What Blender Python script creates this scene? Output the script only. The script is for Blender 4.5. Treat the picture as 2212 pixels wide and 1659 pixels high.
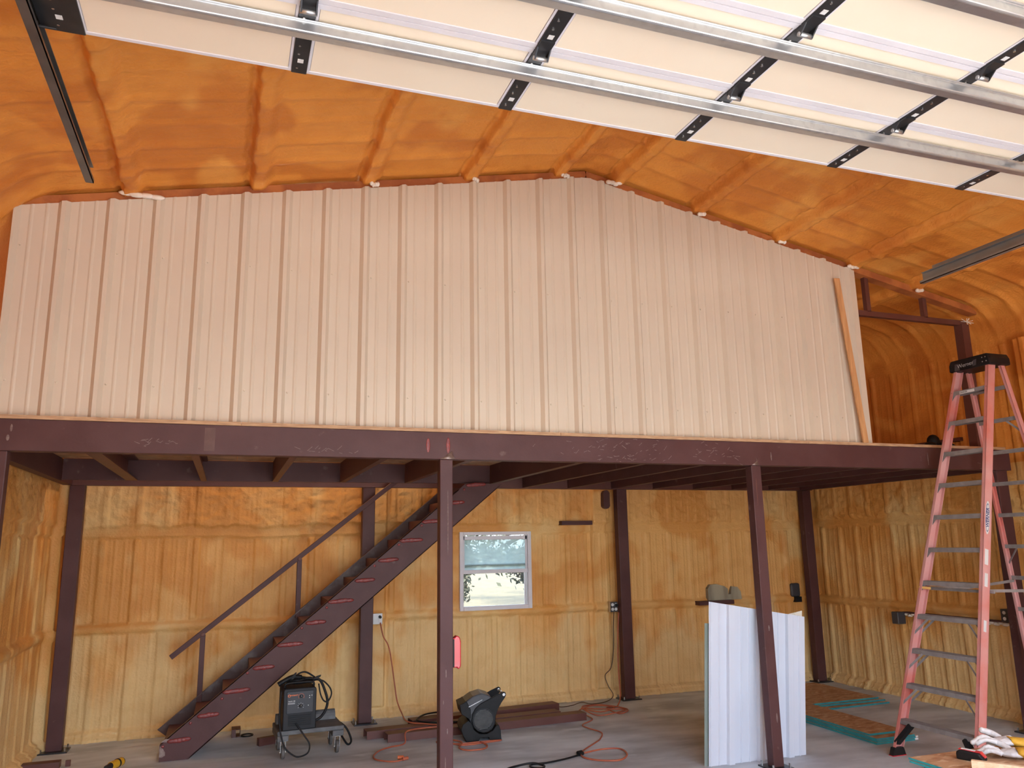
import bpy, math, random
import numpy as np
from mathutils import Vector, Matrix

random.seed(7)
for o in list(bpy.data.objects):
    bpy.data.objects.remove(o)
SC = bpy.context.scene
COL = SC.collection
FT = 0.3048

# ------------------------------------------------------------------ camera
PIT, YAW, ROLL = 0.19901, 0.34524, -0.0169
F = Vector((math.sin(YAW) * math.cos(PIT), math.cos(YAW) * math.cos(PIT), math.sin(PIT)))
R = Vector((math.cos(YAW), -math.sin(YAW), 0)); U = R.cross(F)
R2 = R * math.cos(ROLL) + U * math.sin(ROLL); U2 = -R * math.sin(ROLL) + U * math.cos(ROLL)
cam = bpy.data.cameras.new('camera'); cam.sensor_width = 36.0; cam.sensor_fit = 'HORIZONTAL'
cam.lens = 1695.93 / 2212 * 36.0; cam.clip_start = 0.05; cam.clip_end = 500
co = bpy.data.objects.new('camera', cam); COL.objects.link(co)
M = Matrix((R2, U2, -F)).transposed().to_4x4(); M.translation = (1.51675, -5.96638, 1.89315)
co.matrix_world = M
SC.camera = co

# ------------------------------------------------------------------ sky, sun, exposure
world = bpy.data.worlds.new('sky'); SC.world = world; world.use_nodes = True
wn = world.node_tree.nodes; wl = world.node_tree.links
sky = wn.new('ShaderNodeTexSky'); sky.sky_type = 'NISHITA'; sky.sun_disc = False
sky.sun_elevation = math.radians(73); sky.sun_rotation = math.radians(205)
sky.air_density = 1.0; sky.dust_density = 3.0; sky.ozone_density = 1.0
wl.new(sky.outputs[0], wn['Background'].inputs[0]); wn['Background'].inputs[1].default_value = 0.30
haze = wn.new('ShaderNodeBackground'); haze.inputs[0].default_value = (0.84, 0.90, 1.0, 1); haze.inputs[1].default_value = 1.1   # bright hazy day
addw = wn.new('ShaderNodeAddShader'); wl.new(wn['Background'].outputs[0], addw.inputs[0]); wl.new(haze.outputs[0], addw.inputs[1])
wl.new(addw.outputs[0], wn['World Output'].inputs[0])
sun = bpy.data.lights.new('sun', 'SUN'); sun.energy = 3.7; sun.angle = 0.01; sun.color = (1.0, 0.95, 0.88)
so = bpy.data.objects.new('sun', sun); COL.objects.link(so)
so.rotation_euler = Vector((0.12, 0.26, -0.96)).to_track_quat('-Z', 'Y').to_euler(); so.location = (0, -20, 30)
SC.view_settings.view_transform = 'Standard'; SC.view_settings.look = 'None'
SC.view_settings.gamma = 1.0; SC.view_settings.use_curve_mapping = False
SC.view_settings.exposure = 1.72

# ------------------------------------------------------------------ helpers
def tag(o, label=None, cat=None, group=None, kind=None):
    if label: o['label'] = label
    if cat: o['category'] = cat
    if group: o['group'] = group
    if kind: o['kind'] = kind
    return o

def thing(name, label, cat, loc=(0, 0, 0), rotz=0.0, group=None, kind=None):
    o = bpy.data.objects.new(name, None); COL.objects.link(o)
    o.location = loc; o.rotation_euler = (0, 0, rotz); o.empty_display_size = 0.1
    return tag(o, label, cat, group, kind)

class MB:
    def __init__(s): s.v = []; s.f = []
    def add(s, v, f):
        b = len(s.v); s.v += [tuple(p) for p in v]; s.f += [tuple(i + b for i in q) for q in f]; return s
    def box(s, a, b, M=None):
        x0, y0, z0 = a; x1, y1, z1 = b
        v = [(x0, y0, z0), (x1, y0, z0), (x1, y1, z0), (x0, y1, z0), (x0, y0, z1), (x1, y0, z1), (x1, y1, z1), (x0, y1, z1)]
        if M is not None: v = [M @ Vector(p) for p in v]
        return s.add(v, [(0, 3, 2, 1), (4, 5, 6, 7), (0, 1, 5, 4), (1, 2, 6, 5), (2, 3, 7, 6), (3, 0, 4, 7)])
    def bar(s, p0, p1, w, h, up=(0, 0, 1)):
        """rectangular bar from p0 to p1; w sideways, h along up"""
        p0 = Vector(p0); p1 = Vector(p1); d = (p1 - p0); L = d.length; d.normalize()
        side = d.cross(Vector(up)).normalized(); u = side.cross(d)
        M = Matrix((side, u, d)).transposed().to_4x4(); M.translation = p0
        return s.box((-w / 2, -h / 2, 0), (w / 2, h / 2, L), M)
    def prism(s, poly, t0, t1, ax='y', M=None):
        n = len(poly)
        def P(a, b, t): return {'y': (a, t, b), 'x': (t, a, b), 'z': (a, b, t)}[ax]
        v = [P(a, b, t0) for a, b in poly] + [P(a, b, t1) for a, b in poly]
        if M is not None: v = [M @ Vector(p) for p in v]
        f = [tuple(range(n))[::-1], tuple(range(n, 2 * n))] + [(i, (i + 1) % n, n + (i + 1) % n, n + i) for i in range(n)]
        return s.add(v, f)
    def cyl(s, p0, p1, r0, r1=None, n=12):
        r1 = r0 if r1 is None else r1
        p0 = Vector(p0); p1 = Vector(p1); d = (p1 - p0).normalized()
        a = d.orthogonal().normalized(); b = d.cross(a)
        v = [p0 + (a * math.cos(2 * math.pi * i / n) + b * math.sin(2 * math.pi * i / n)) * r0 for i in range(n)]
        v += [p1 + (a * math.cos(2 * math.pi * i / n) + b * math.sin(2 * math.pi * i / n)) * r1 for i in range(n)]
        f = [tuple(range(n))[::-1], tuple(range(n, 2 * n))] + [(i, (i + 1) % n, n + (i + 1) % n, n + i) for i in range(n)]
        return s.add(v, f)
    def ring(s, c, axis, r0, r1, t, n=28):
        """flat ring around c"""
        axis = Vector(axis).normalized(); a = axis.orthogonal().normalized(); b = axis.cross(a); c = Vector(c)
        v = []
        for tt in (0, t):
            for r in (r0, r1):
                v += [c + axis * tt + (a * math.cos(2 * math.pi * i / n) + b * math.sin(2 * math.pi * i / n)) * r for i in range(n)]
        f = []
        for i in range(n):
            j = (i + 1) % n
            f += [(i, n + i, n + j, j), (2 * n + i, 2 * n + j, 3 * n + j, 3 * n + i), (n + i, 3 * n + i, 3 * n + j, n + j), (i, j, 2 * n + j, 2 * n + i)]
        return s.add(v, f)
    def tube(s, pts, r, n=8, sub=5):
        pts = [Vector(p) for p in pts]
        if len(pts) > 2 and sub > 1:
            q = [pts[0]] + pts + [pts[-1]]; out = []
            for i in range(1, len(q) - 2):
                for k in range(sub):
                    t = k / sub; a, b, c, d = q[i - 1], q[i], q[i + 1], q[i + 2]
                    out.append(0.5 * ((2 * b) + (c - a) * t + (2 * a - 5 * b + 4 * c - d) * t * t + (-a + 3 * b - 3 * c + d) * t ** 3))
            pts = out + [pts[-1]]
        v = []; m = len(pts); prev = None
        for i, p in enumerate(pts):
            d = (pts[min(i + 1, m - 1)] - pts[max(i - 1, 0)])
            d = d.normalized() if d.length > 1e-9 else Vector((1, 0, 0))
            a = (prev - d * prev.dot(d)) if prev is not None else d.orthogonal()
            if a.length < 1e-6: a = d.orthogonal()
            a.normalize(); prev = a; b = d.cross(a)
            v += [p + (a * math.cos(2 * math.pi * k / n) + b * math.sin(2 * math.pi * k / n)) * r for k in range(n)]
        f = [(i * n + k, i * n + (k + 1) % n, (i + 1) * n + (k + 1) % n, (i + 1) * n + k) for i in range(m - 1) for k in range(n)]
        f += [tuple(range(n))[::-1], tuple(range((m - 1) * n, m * n))]
        return s.add(v, f)
    def ellipsoid(s, c, r, M=None, nu=14, nv=8):
        v = [(0, 0, 1)]
        for j in range(1, nv):
            t = math.pi * j / nv
            v += [(math.sin(t) * math.cos(2 * math.pi * i / nu), math.sin(t) * math.sin(2 * math.pi * i / nu), math.cos(t)) for i in range(nu)]
        v.append((0, 0, -1))
        v = [Vector((p[0] * r[0], p[1] * r[1], p[2] * r[2])) for p in v]
        if M is not None: v = [M @ p for p in v]
        v = [p + Vector(c) for p in v]
        f = [(0, 1 + i, 1 + (i + 1) % nu) for i in range(nu)]
        for j in range(nv - 2):
            b = 1 + j * nu
            f += [(b + i, b + nu + i, b + nu + (i + 1) % nu, b + (i + 1) % nu) for i in range(nu)]
        b = 1 + (nv - 2) * nu
        f += [(b + i, len(v) - 1, b + (i + 1) % nu) for i in range(nu)]
        return s.add(v, f)
    def build(s, name, mat, parent=None, smooth=False, bevel=0.0, world=True, seg=1):
        me = bpy.data.meshes.new(name); off = Vector((0, 0, 0))
        if parent is not None and world:
            off = parent.matrix_basis.translation.copy()
            if parent.parent is not None: off = parent.parent.matrix_basis.translation + off
        me.from_pydata([tuple(Vector(p) - off) for p in s.v], [], s.f)
        me.materials.append(mat); me.update()
        if smooth: me.polygons.foreach_set('use_smooth', [True] * len(me.polygons))
        o = bpy.data.objects.new(name, me); COL.objects.link(o)
        if parent is not None: o.parent = parent
        if bevel:
            m = o.modifiers.new('bevel', 'BEVEL'); m.width = bevel; m.segments = seg; m.limit_method = 'ANGLE'
        return o

def dup(o, loc=None, rot=None, parent=None):
    c = o.copy(); COL.objects.link(c)
    if parent is not None: c.parent = parent
    if loc is not None: c.location = loc
    if rot is not None: c.rotation_euler = rot
    return c

def text_mesh(name, body, size, mat, parent, M, bold=0.0, depth=0.0006):
    cu = bpy.data.curves.new('t', 'FONT'); cu.body = body; cu.size = size; cu.align_x = 'CENTER'; cu.align_y = 'CENTER'
    cu.extrude = depth; cu.offset = bold
    t = bpy.data.objects.new('t', cu); COL.objects.link(t)
    dg = bpy.context.evaluated_depsgraph_get()
    me = bpy.data.meshes.new_from_object(t.evaluated_get(dg)); bpy.data.objects.remove(t)
    me.materials.clear(); me.materials.append(mat); me.transform(M)
    o = bpy.data.objects.new(name, me); COL.objects.link(o)
    if parent is not None: o.parent = parent
    return o

# ------------------------------------------------------------------ value noise
def _hash(ix, iy, seed):
    h = (ix.astype(np.int64) * 374761393 + iy.astype(np.int64) * 668265263 + seed * 2246822519) & 0xffffffff
    h = ((h ^ (h >> 13)) * 1274126177) & 0xffffffff
    return ((h ^ (h >> 16)) & 0xffff) / 65535.0
def vn(x, y, seed=0):
    ix = np.floor(x); iy = np.floor(y); fx = x - ix; fy = y - iy
    fx = fx * fx * (3 - 2 * fx); fy = fy * fy * (3 - 2 * fy)
    a = _hash(ix, iy, seed); b = _hash(ix + 1, iy, seed); c = _hash(ix, iy + 1, seed); d = _hash(ix + 1, iy + 1, seed)
    return (a * (1 - fx) + b * fx) * (1 - fy) + (c * (1 - fx) + d * fx) * fy - 0.5
def fbm(x, y, seed=0, o=3):
    r = 0; a = 1.0
    for k in range(o): r = r + a * vn(x * 2 ** k, y * 2 ** k, seed + k); a *= 0.5
    return r
def sstep(a, b, x):
    t = np.clip((x - a) / (b - a), 0, 1); return t * t * (3 - 2 * t)
def band(x, c, w, e):
    """1 inside a band centred on c, soft edges e"""
    return sstep(-w / 2 - e, -w / 2, x - c) * (1 - sstep(w / 2, w / 2 + e, x - c))

def grid_obj(name, P, mat, keep=None, parent=None, smooth=True, mat2=None, z2=2.62):
    """P: (n,m,3) array of points -> mesh"""
    n, m, _ = P.shape
    idx = np.arange(n * m).reshape(n, m)
    q = np.stack([idx[:-1, :-1], idx[1:, :-1], idx[1:, 1:], idx[:-1, 1:]], -1).reshape(-1, 4)
    if keep is not None: q = q[keep.reshape(-1)]
    me = bpy.data.meshes.new(name); nf = len(q)
    me.vertices.add(n * m); me.vertices.foreach_set('co', P.reshape(-1).astype(np.float32))
    me.loops.add(nf * 4); me.loops.foreach_set('vertex_index', q.reshape(-1).astype(np.int32))
    me.polygons.add(nf); me.polygons.foreach_set('loop_start', np.arange(0, nf * 4, 4, dtype=np.int32))
    me.polygons.foreach_set('loop_total', np.full(nf, 4, dtype=np.int32))
    me.update(calc_edges=True); me.validate()
    if mat2 is not None:
        zf_ = P.reshape(-1, 3)[q[:, 0], 2]; me.materials.append(mat); me.materials.append(mat2)
        me.polygons.foreach_set('material_index', (zf_ > z2).astype(np.int32))
    me.polygons.foreach_set('use_smooth', np.full(nf, smooth))
    if mat2 is None: me.materials.append(mat)
    o = bpy.data.objects.new(name, me); COL.objects.link(o)
    if parent is not None: o.parent = parent
    return o

# ------------------------------------------------------------------ materials
def new_mat(name):
    m = bpy.data.materials.new(name); m.use_nodes = True
    return m, m.node_tree.nodes, m.node_tree.links, m.node_tree.nodes['Principled BSDF']

def mat(name, c1, c2=None, scale=6.0, rough=0.6, metal=0.0, bump=0.0, bscale=80.0, lo=0.4, hi=0.6, stretch=(1, 1, 1), c3=None, s3=40.0, a3=(0.6, 0.7), spec=0.5, detail=4.0, coat=0.0):
    m, n, l, b = new_mat(name)
    b.inputs['Roughness'].default_value = rough; b.inputs['Metallic'].default_value = metal
    b.inputs['Specular IOR Level'].default_value = spec; b.inputs['Coat Weight'].default_value = coat
    tc = n.new('ShaderNodeTexCoord'); mp = n.new('ShaderNodeMapping'); mp.inputs['Scale'].default_value = stretch
    l.new(tc.outputs['Object'], mp.inputs[0])
    if c2 is None: c2 = tuple(x * 0.9 for x in c1)
    nz = n.new('ShaderNodeTexNoise'); nz.inputs['Scale'].default_value = scale; nz.inputs['Detail'].default_value = detail
    l.new(mp.outputs[0], nz.inputs['Vector'])
    rp = n.new('ShaderNodeValToRGB'); rp.color_ramp.elements[0].position = lo; rp.color_ramp.elements[1].position = hi
    rp.color_ramp.elements[0].color = (*c1, 1); rp.color_ramp.elements[1].color = (*c2, 1)
    l.new(nz.outputs['Fac'], rp.inputs[0]); out = rp.outputs[0]
    if c3 is not None:
        n3 = n.new('ShaderNodeTexNoise'); n3.inputs['Scale'].default_value = s3; n3.inputs['Detail'].default_value = 6.0
        l.new(mp.outputs[0], n3.inputs['Vector'])
        r3 = n.new('ShaderNodeMapRange'); r3.inputs[1].default_value = a3[0]; r3.inputs[2].default_value = a3[1]
        l.new(n3.outputs['Fac'], r3.inputs[0])
        mx = n.new('ShaderNodeMix'); mx.data_type = 'RGBA'; l.new(r3.outputs[0], mx.inputs[0])
        l.new(out, mx.inputs[6]); mx.inputs[7].default_value = (*c3, 1); out = mx.outputs[2]
    l.new(out, b.inputs['Base Color'])
    if bump:
        nb = n.new('ShaderNodeTexNoise'); nb.inputs['Scale'].default_value = bscale; nb.inputs['Detail'].default_value = 5.0
        l.new(mp.outputs[0], nb.inputs['Vector'])
        bm = n.new('ShaderNodeBump'); bm.inputs['Strength'].default_value = bump; bm.inputs['Distance'].default_value = 0.01
        l.new(nb.outputs['Fac'], bm.inputs['Height']); l.new(bm.outputs[0], b.inputs['Normal'])
    return m

def foam_mat(name, a, b_, c, streak, low=None):
    """sprayed foam: blotchy overlapping spray passes, streaks, grainy skin"""
    m, n, l, b = new_mat(name)
    b.inputs['Roughness'].default_value = 0.55; b.inputs['Specular IOR Level'].default_value = 0.35
    tc = n.new('ShaderNodeTexCoord')
    def noise(sc, stretch=(1, 1, 1), det=3.0, dist=0.0):
        mp = n.new('ShaderNodeMapping'); mp.inputs['Scale'].default_value = stretch; l.new(tc.outputs['Object'], mp.inputs[0])
        z = n.new('ShaderNodeTexNoise'); z.inputs['Scale'].default_value = sc; z.inputs['Detail'].default_value = det
        z.inputs['Distortion'].default_value = dist
        l.new(mp.outputs[0], z.inputs['Vector']); return z.outputs['Fac']
    def mix(f, c1, c2, lo, hi):
        r = n.new('ShaderNodeMapRange'); r.interpolation_type = 'SMOOTHSTEP'; r.inputs[1].default_value = lo; r.inputs[2].default_value = hi
        l.new(f, r.inputs[0]); x = n.new('ShaderNodeMix'); x.data_type = 'RGBA'; l.new(r.outputs[0], x.inputs[0])
        for s, cc in ((6, c1), (7, c2)):
            if isinstance(cc, tuple): x.inputs[s].default_value = (*cc, 1)
            else: l.new(cc, x.inputs[s])
        return x.outputs[2]
    o = mix(noise(1.3, (1, 1, 1), 2.5, 0.6), a, b_, 0.46, 0.56)
    o = mix(noise(1.9, streak, 3.0), o, c, 0.55, 0.68)
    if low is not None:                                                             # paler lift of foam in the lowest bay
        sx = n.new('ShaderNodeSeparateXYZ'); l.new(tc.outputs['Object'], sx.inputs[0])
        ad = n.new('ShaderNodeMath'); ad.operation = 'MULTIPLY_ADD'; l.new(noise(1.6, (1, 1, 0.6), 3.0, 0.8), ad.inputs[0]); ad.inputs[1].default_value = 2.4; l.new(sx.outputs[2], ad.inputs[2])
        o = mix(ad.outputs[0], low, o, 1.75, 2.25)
    dk = mix(noise(5.0, (1, 1, 1), 4.0), (1, 1, 1), (0.95, 0.92, 0.88), 0.45, 0.65)
    mm = n.new('ShaderNodeMix'); mm.data_type = 'RGBA'; mm.blend_type = 'MULTIPLY'; mm.inputs[0].default_value = 1
    l.new(o, mm.inputs[6]); l.new(dk, mm.inputs[7]); l.new(mm.outputs[2], b.inputs['Base Color'])
    bm = n.new('ShaderNodeBump'); bm.inputs['Strength'].default_value = 0.5; bm.inputs['Distance'].default_value = 0.012
    l.new(noise(45.0, (1, 1, 1), 6.0), bm.inputs['Height']); l.new(bm.outputs[0], b.inputs['Normal'])
    return m

M_FOAM_ROOF = foam_mat('roof_foam', (0.80, 0.315, 0.055), (0.66, 0.225, 0.036), (0.82, 0.36, 0.075), (1, 0.5, 1))
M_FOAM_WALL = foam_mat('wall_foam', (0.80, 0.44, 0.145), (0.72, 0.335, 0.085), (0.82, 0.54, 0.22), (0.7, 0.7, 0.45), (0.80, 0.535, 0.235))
M_STEEL = mat('primer_steel', (0.085, 0.034, 0.033), (0.10, 0.043, 0.042), 3.0, 0.5, 0, 0.08, 60, spec=0.28, c3=(0.19, 0.115, 0.10), s3=9, a3=(0.66, 0.80))
M_CHORD = mat('foam_dusted_steel', (0.50, 0.17, 0.045), (0.34, 0.10, 0.03), 5, 0.6, 0, 0.3, 40)
M_STEEL_RED = mat('primer_steel_red', (0.11, 0.034, 0.026), (0.13, 0.046, 0.036), 3.0, 0.5, 0, 0.08, 60)
M_WELD = mat('primer_over_weld', (0.27, 0.045, 0.04), (0.20, 0.04, 0.04), 30, 0.25, 0, 0.4, 120)
M_BURN = mat('bare_ground_steel', (0.40, 0.31, 0.27), (0.20, 0.13, 0.115), 12, 0.45, 0.4)
M_PANEL = mat('tan_sheet_metal', (0.66, 0.56, 0.435), (0.64, 0.54, 0.42), 1.5, 0.42, 0, 0.02, 30)
M_PLY = mat('plywood_edge', (0.58, 0.37, 0.21), (0.42, 0.24, 0.13), 3, 0.7, 0, 0.2, 60, stretch=(3, 3, 40))
M_OSB = mat('osb_board', (0.52, 0.30, 0.16), (0.36, 0.17, 0.08), 14, 0.65, 0, 0.25, 40, lo=0.42, hi=0.62, stretch=(0.6, 1.6, 1), c3=(0.62, 0.42, 0.26), s3=22, a3=(0.56, 0.64))
M_TEAL = mat('teal_painted_edge', (0.02, 0.30, 0.33), (0.03, 0.24, 0.28), 20, 0.5)
M_PINE = mat('pine_lumber', (0.66, 0.36, 0.16), (0.56, 0.28, 0.11), 6, 0.6, 0, 0.1, 60, stretch=(8, 8, 0.6), c3=(0.36, 0.15, 0.06), s3=3.5, a3=(0.68, 0.74))
M_PALE = mat('pale_lumber', (0.78, 0.58, 0.38), (0.68, 0.46, 0.28), 6, 0.6, 0, 0.1, 60, stretch=(1, 8, 8))
M_CONC = mat('concrete', (0.68, 0.74, 0.79), (0.37, 0.41, 0.45), 1.6, 0.55, 0, 0.15, 40, lo=0.36, hi=0.64, c3=(0.68, 0.74, 0.78), s3=3.3, a3=(0.56, 0.75), detail=7, stretch=(0.7, 1.6, 1))
M_DOOR = mat('cream_door_panel', (0.86, 0.75, 0.59), (0.84, 0.72, 0.56), 1.0, 0.55, 0, 0.03, 20, c3=(0.74, 0.58, 0.44), s3=2.2, a3=(0.68, 0.80))
M_TRIM = mat('white_vinyl_trim', (0.74, 0.71, 0.74), (0.70, 0.67, 0.70), 5, 0.4)
M_STILE = mat('dark_stile_steel', (0.055, 0.056, 0.060), (0.045, 0.046, 0.05), 10, 0.35, 0.6)
M_GALV = mat('galvanised_steel', (0.56, 0.57, 0.57), (0.50, 0.51, 0.52), 7, 0.34, 0.8, c3=(0.46, 0.47, 0.48), s3=25, a3=(0.5, 0.7))
M_TRACK = mat('grey_track_steel', (0.17, 0.165, 0.16), (0.13, 0.127, 0.125), 5, 0.4, 0.7)
M_TRACK_L = mat('light_track_steel', (0.30, 0.29, 0.28), (0.25, 0.245, 0.24), 5, 0.4, 0.6)
M_FIBRE = mat('red_fibreglass', (0.64, 0.19, 0.155), (0.60, 0.215, 0.19), 4, 0.45, 0, 0.05, 120, c3=(0.70, 0.38, 0.36), s3=2.0, a3=(0.36, 0.66))
M_ALU = mat('dull_aluminium', (0.30, 0.275, 0.27), (0.24, 0.22, 0.215), 15, 0.5, 0.1, 0.1, 80)
M_BLACK = mat('black_plastic', (0.008, 0.008, 0.009), (0.012, 0.012, 0.013), 10, 0.5, spec=0.25)
M_BLACKC = mat('black_rubber_cable', (0.006, 0.006, 0.008), (0.01, 0.01, 0.012), 10, 0.5, spec=0.3)
M_CHAR = mat('charcoal_metal', (0.010, 0.0105, 0.014), (0.013, 0.0135, 0.017), 10, 0.45, 0.0, spec=0.3)
M_DGREY = mat('grey_plastic_shell', (0.052, 0.052, 0.060), (0.045, 0.045, 0.052), 10, 0.35)
M_CART = mat('grey_moulded_plastic', (0.15, 0.155, 0.16), (0.11, 0.113, 0.118), 12, 0.6, 0, 0.15, 60)
M_CHROME = mat('zinc_plate', (0.62, 0.61, 0.60), (0.5, 0.5, 0.5), 10, 0.25, 0.9)
M_RUBBER = mat('grey_rubber', (0.14, 0.13, 0.125), (0.11, 0.105, 0.10), 10, 0.7)
M_ORANGE = mat('orange_cord', (0.50, 0.135, 0.065), (0.40, 0.10, 0.055), 8, 0.5)
M_BROWNC = mat('brown_cord', (0.10, 0.055, 0.035), (0.08, 0.045, 0.03), 8, 0.5)
M_WHITE = mat('white_plate', (0.75, 0.75, 0.74), (0.68, 0.68, 0.67), 10, 0.4)
M_SHEET = mat('white_sheet_metal', (0.66, 0.70, 0.79), (0.64, 0.68, 0.77), 2, 0.35)
M_SHEETB = mat('sage_sheet_back', (0.26, 0.30, 0.27), (0.22, 0.26, 0.23), 3, 0.4)
M_CREAM = mat('cream_sheet_metal', (0.78, 0.74, 0.64), (0.74, 0.70, 0.60), 2, 0.4)
M_RED = mat('red_plastic', (0.62, 0.02, 0.035), (0.55, 0.02, 0.03), 5, 0.25, coat=0.5)
M_WFOAM = mat('white_foam', (0.80, 0.68, 0.55), (0.86, 0.78, 0.68), 20, 0.7, 0, 0.3, 60)
M_YEL = mat('yellow_leather', (0.72, 0.40, 0.035), (0.62, 0.33, 0.03), 10, 0.7, 0, 0.3, 60)
M_WLEA = mat('white_leather', (0.62, 0.58, 0.56), (0.52, 0.48, 0.465), 10, 0.7, 0, 0.4, 50)
M_TOOLY = mat('yellow_plastic', (0.70, 0.38, 0.02), (0.62, 0.32, 0.02), 10, 0.4)
M_INK = mat('blue_ink', (0.02, 0.03, 0.16), (0.03, 0.04, 0.18), 10, 0.5)
M_WINK = mat('white_print', (0.7, 0.7, 0.7), (0.6, 0.6, 0.6), 10, 0.5)
M_OINK = mat('orange_print', (0.75, 0.18, 0.05), (0.7, 0.16, 0.05), 10, 0.5)
M_GASH = mat('bare_sheet_behind_foam', (0.42, 0.37, 0.26), (0.28, 0.24, 0.17), 6, 0.6, 0, 0.2, 30, stretch=(1, 1, 0.2))
M_CHALK = mat('chalk', (0.24, 0.17, 0.155), (0.17, 0.11, 0.10), 60, 0.9)
M_GRASS = mat('dry_grass_ground', (0.088, 0.070, 0.028), (0.062, 0.052, 0.020), 0.7, 0.9, 0, 0.3, 8, c3=(0.105, 0.085, 0.038), s3=3.0, a3=(0.5, 0.65))
M_APRON = mat('pale_concrete_apron', (0.52, 0.49, 0.44), (0.45, 0.42, 0.38), 1.5, 0.8)
M_LEAF = mat('oak_leaf', (0.035, 0.045, 0.018), (0.055, 0.062, 0.028), 4, 0.6)
M_BARK = mat('oak_bark', (0.10, 0.075, 0.055), (0.07, 0.05, 0.04), 6, 0.9, 0, 0.6, 20)
M_OUT = mat('exterior_sheet', (0.45, 0.40, 0.34), (0.42, 0.37, 0.32), 2, 0.5)

def glass_mat(name, haze, tint):
    m, n, l, b = new_mat(name); n.remove(b)
    out = n['Material Output']
    t = n.new('ShaderNodeBsdfTransparent'); t.inputs[0].default_value = (*tint, 1)
    g = n.new('ShaderNodeBsdfGlossy'); g.inputs['Roughness'].default_value = 0.02
    d = n.new('ShaderNodeBsdfTranslucent'); d.inputs[0].default_value = (0.52, 0.60, 0.58, 1)
    nz = n.new('ShaderNodeTexNoise'); nz.inputs['Scale'].default_value = 14; nz.inputs['Detail'].default_value = 6
    tc = n.new('ShaderNodeTexCoord'); l.new(tc.outputs['Object'], nz.inputs['Vector'])
    mr = n.new('ShaderNodeMapRange'); mr.inputs[1].default_value = 0.3; mr.inputs[2].default_value = 0.7
    mr.inputs[3].default_value = haze * 0.85; mr.inputs[4].default_value = min(1, haze * 1.1); l.new(nz.outputs['Fac'], mr.inputs[0])
    a = n.new('ShaderNodeMixShader'); l.new(mr.outputs[0], a.inputs[0]); l.new(t.outputs[0], a.inputs[1]); l.new(d.outputs[0], a.inputs[2])
    fr = n.new('ShaderNodeFresnel'); fr.inputs[0].default_value = 1.45
    c = n.new('ShaderNodeMixShader'); l.new(fr.outputs[0], c.inputs[0]); l.new(a.outputs[0], c.inputs[1]); l.new(g.outputs[0], c.inputs[2])
    l.new(c.outputs[0], out.inputs[0]); return m
M_GLASS_HAZY = glass_mat('dusty_glass', 0.55, (0.86, 0.95, 0.95))
M_GLASS = glass_mat('clear_glass', 0.04, (0.95, 0.97, 0.97))

# ------------------------------------------------------------------ building dimensions
XL, XR = -0.15, 9.32
YF = -6.65
PK, ZPK, SL = 4.43, 5.14, 0.196
def zroof(x): return ZPK - SL * np.abs(x - PK)
def ywall(x): return 3.50 - 0.02 * x
ZD = 2.772                       # top of the loft deck

def rib_profile(s, seed):
    """foam over 12 inch wall panels: raised rounded bands with crisp edges"""
    k = np.round(s / FT); d = s - k * FT
    amp = 0.55 + 0.9 * _hash(k, k * 0 + 3, seed)
    sh = (_hash(k, k * 0 + 9, seed) - 0.5) * 0.03
    h = 0.020 * amp * band(d, sh, 0.055, 0.010)
    d2 = np.abs(d) - 0.105
    h += 0.006 * band(d2, 0.0, 0.012, 0.006) + 0.003 * band(d2, -0.045, 0.008, 0.006)
    return h

# floor
mb = MB().box((XL - 0.1, YF - 0.2, -0.12), (XR + 0.1, 3.9, 0.0))
tag(mb.build('floor', M_CONC), 'stained grey concrete slab floor under the loft', 'floor', kind='structure')

# ---- back wall (foam)
WX0, WX1, WZ0, WZ1 = 4.165, 5.06, 1.115, 2.015
s = np.arange(XL, XR + 0.012, 0.012); z = np.concatenate([np.arange(0, 2.6, 0.016), np.arange(2.6, 5.3, 0.05)])
S, Z = np.meshgrid(s, z, indexing='ij')
def wall_height(S, Z, seed, ledge=2.12, girt=1.08):
    wob = 0.02 * fbm(S * 1.1, S * 0, seed + 5)
    r = rib_profile(S + 0.012 * fbm(Z * 0.8, S * 0, seed + 31), seed)
    zl = ledge + wob + 0.022 * fbm(S * 6, S * 0, seed + 8)
    up = sstep(-0.012, 0.012, Z - zl)
    h = r * (1 - band(Z, girt + wob, 0.09, 0.02)) * (1 - 0.45 * up) * (1 - band(Z, ledge - 0.07 + wob, 0.11, 0.015))
    g = girt + wob
    h += 0.042 * np.sqrt(np.clip(1 - ((Z - g) / 0.052) ** 2, 0, 1))                 # girt under foam
    h += 0.022 * band(Z, ledge - 0.06 + wob, 0.10, 0.012)                           # strip below the ledge
    h += 0.045 * up                                                                 # thicker foam above
    h += up * (1 - sstep(2.55, 2.8, Z)) * 0.016 * fbm(S * 14 + 0.8 * fbm(S * 5, Z * 5, seed), Z * 22, seed + 2)
    h += 0.004 * fbm(S * 9, Z * 5, seed + 3) + 0.010 * fbm(S * 1.7, Z * 1.1, seed + 4)
    h += 0.05 * (1 - sstep(0.085, 0.10, Z + 0.012 * fbm(S * 4, S * 0, seed + 6)))   # sill lump
    h += 0.03 * (1 - sstep(0.04, 0.05, Z))
    return h
H = wall_height(S, Z, 11)
for c, w in ((3.19, 0.13), (5.98, 0.16)):                                           # foam wrapped over wall posts
    H += 0.05 * band(S, c, w, 0.025) * sstep(0.1, 0.12, Z)
H *= 1 - band(S, (WX0 + WX1) / 2, WX1 - WX0 + 0.02, 0.05) * band(Z, (WZ0 + WZ1) / 2, WZ1 - WZ0, 0.03) * 0.7
ZZ = np.minimum(Z, zroof(S) + 0.10)
P = np.stack([S, ywall(S) - 0.06 - H, ZZ], -1)
sc_ = (S[:-1, :-1] + S[1:, 1:]) / 2; zc_ = (Z[:-1, :-1] + Z[1:, 1:]) / 2
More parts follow.
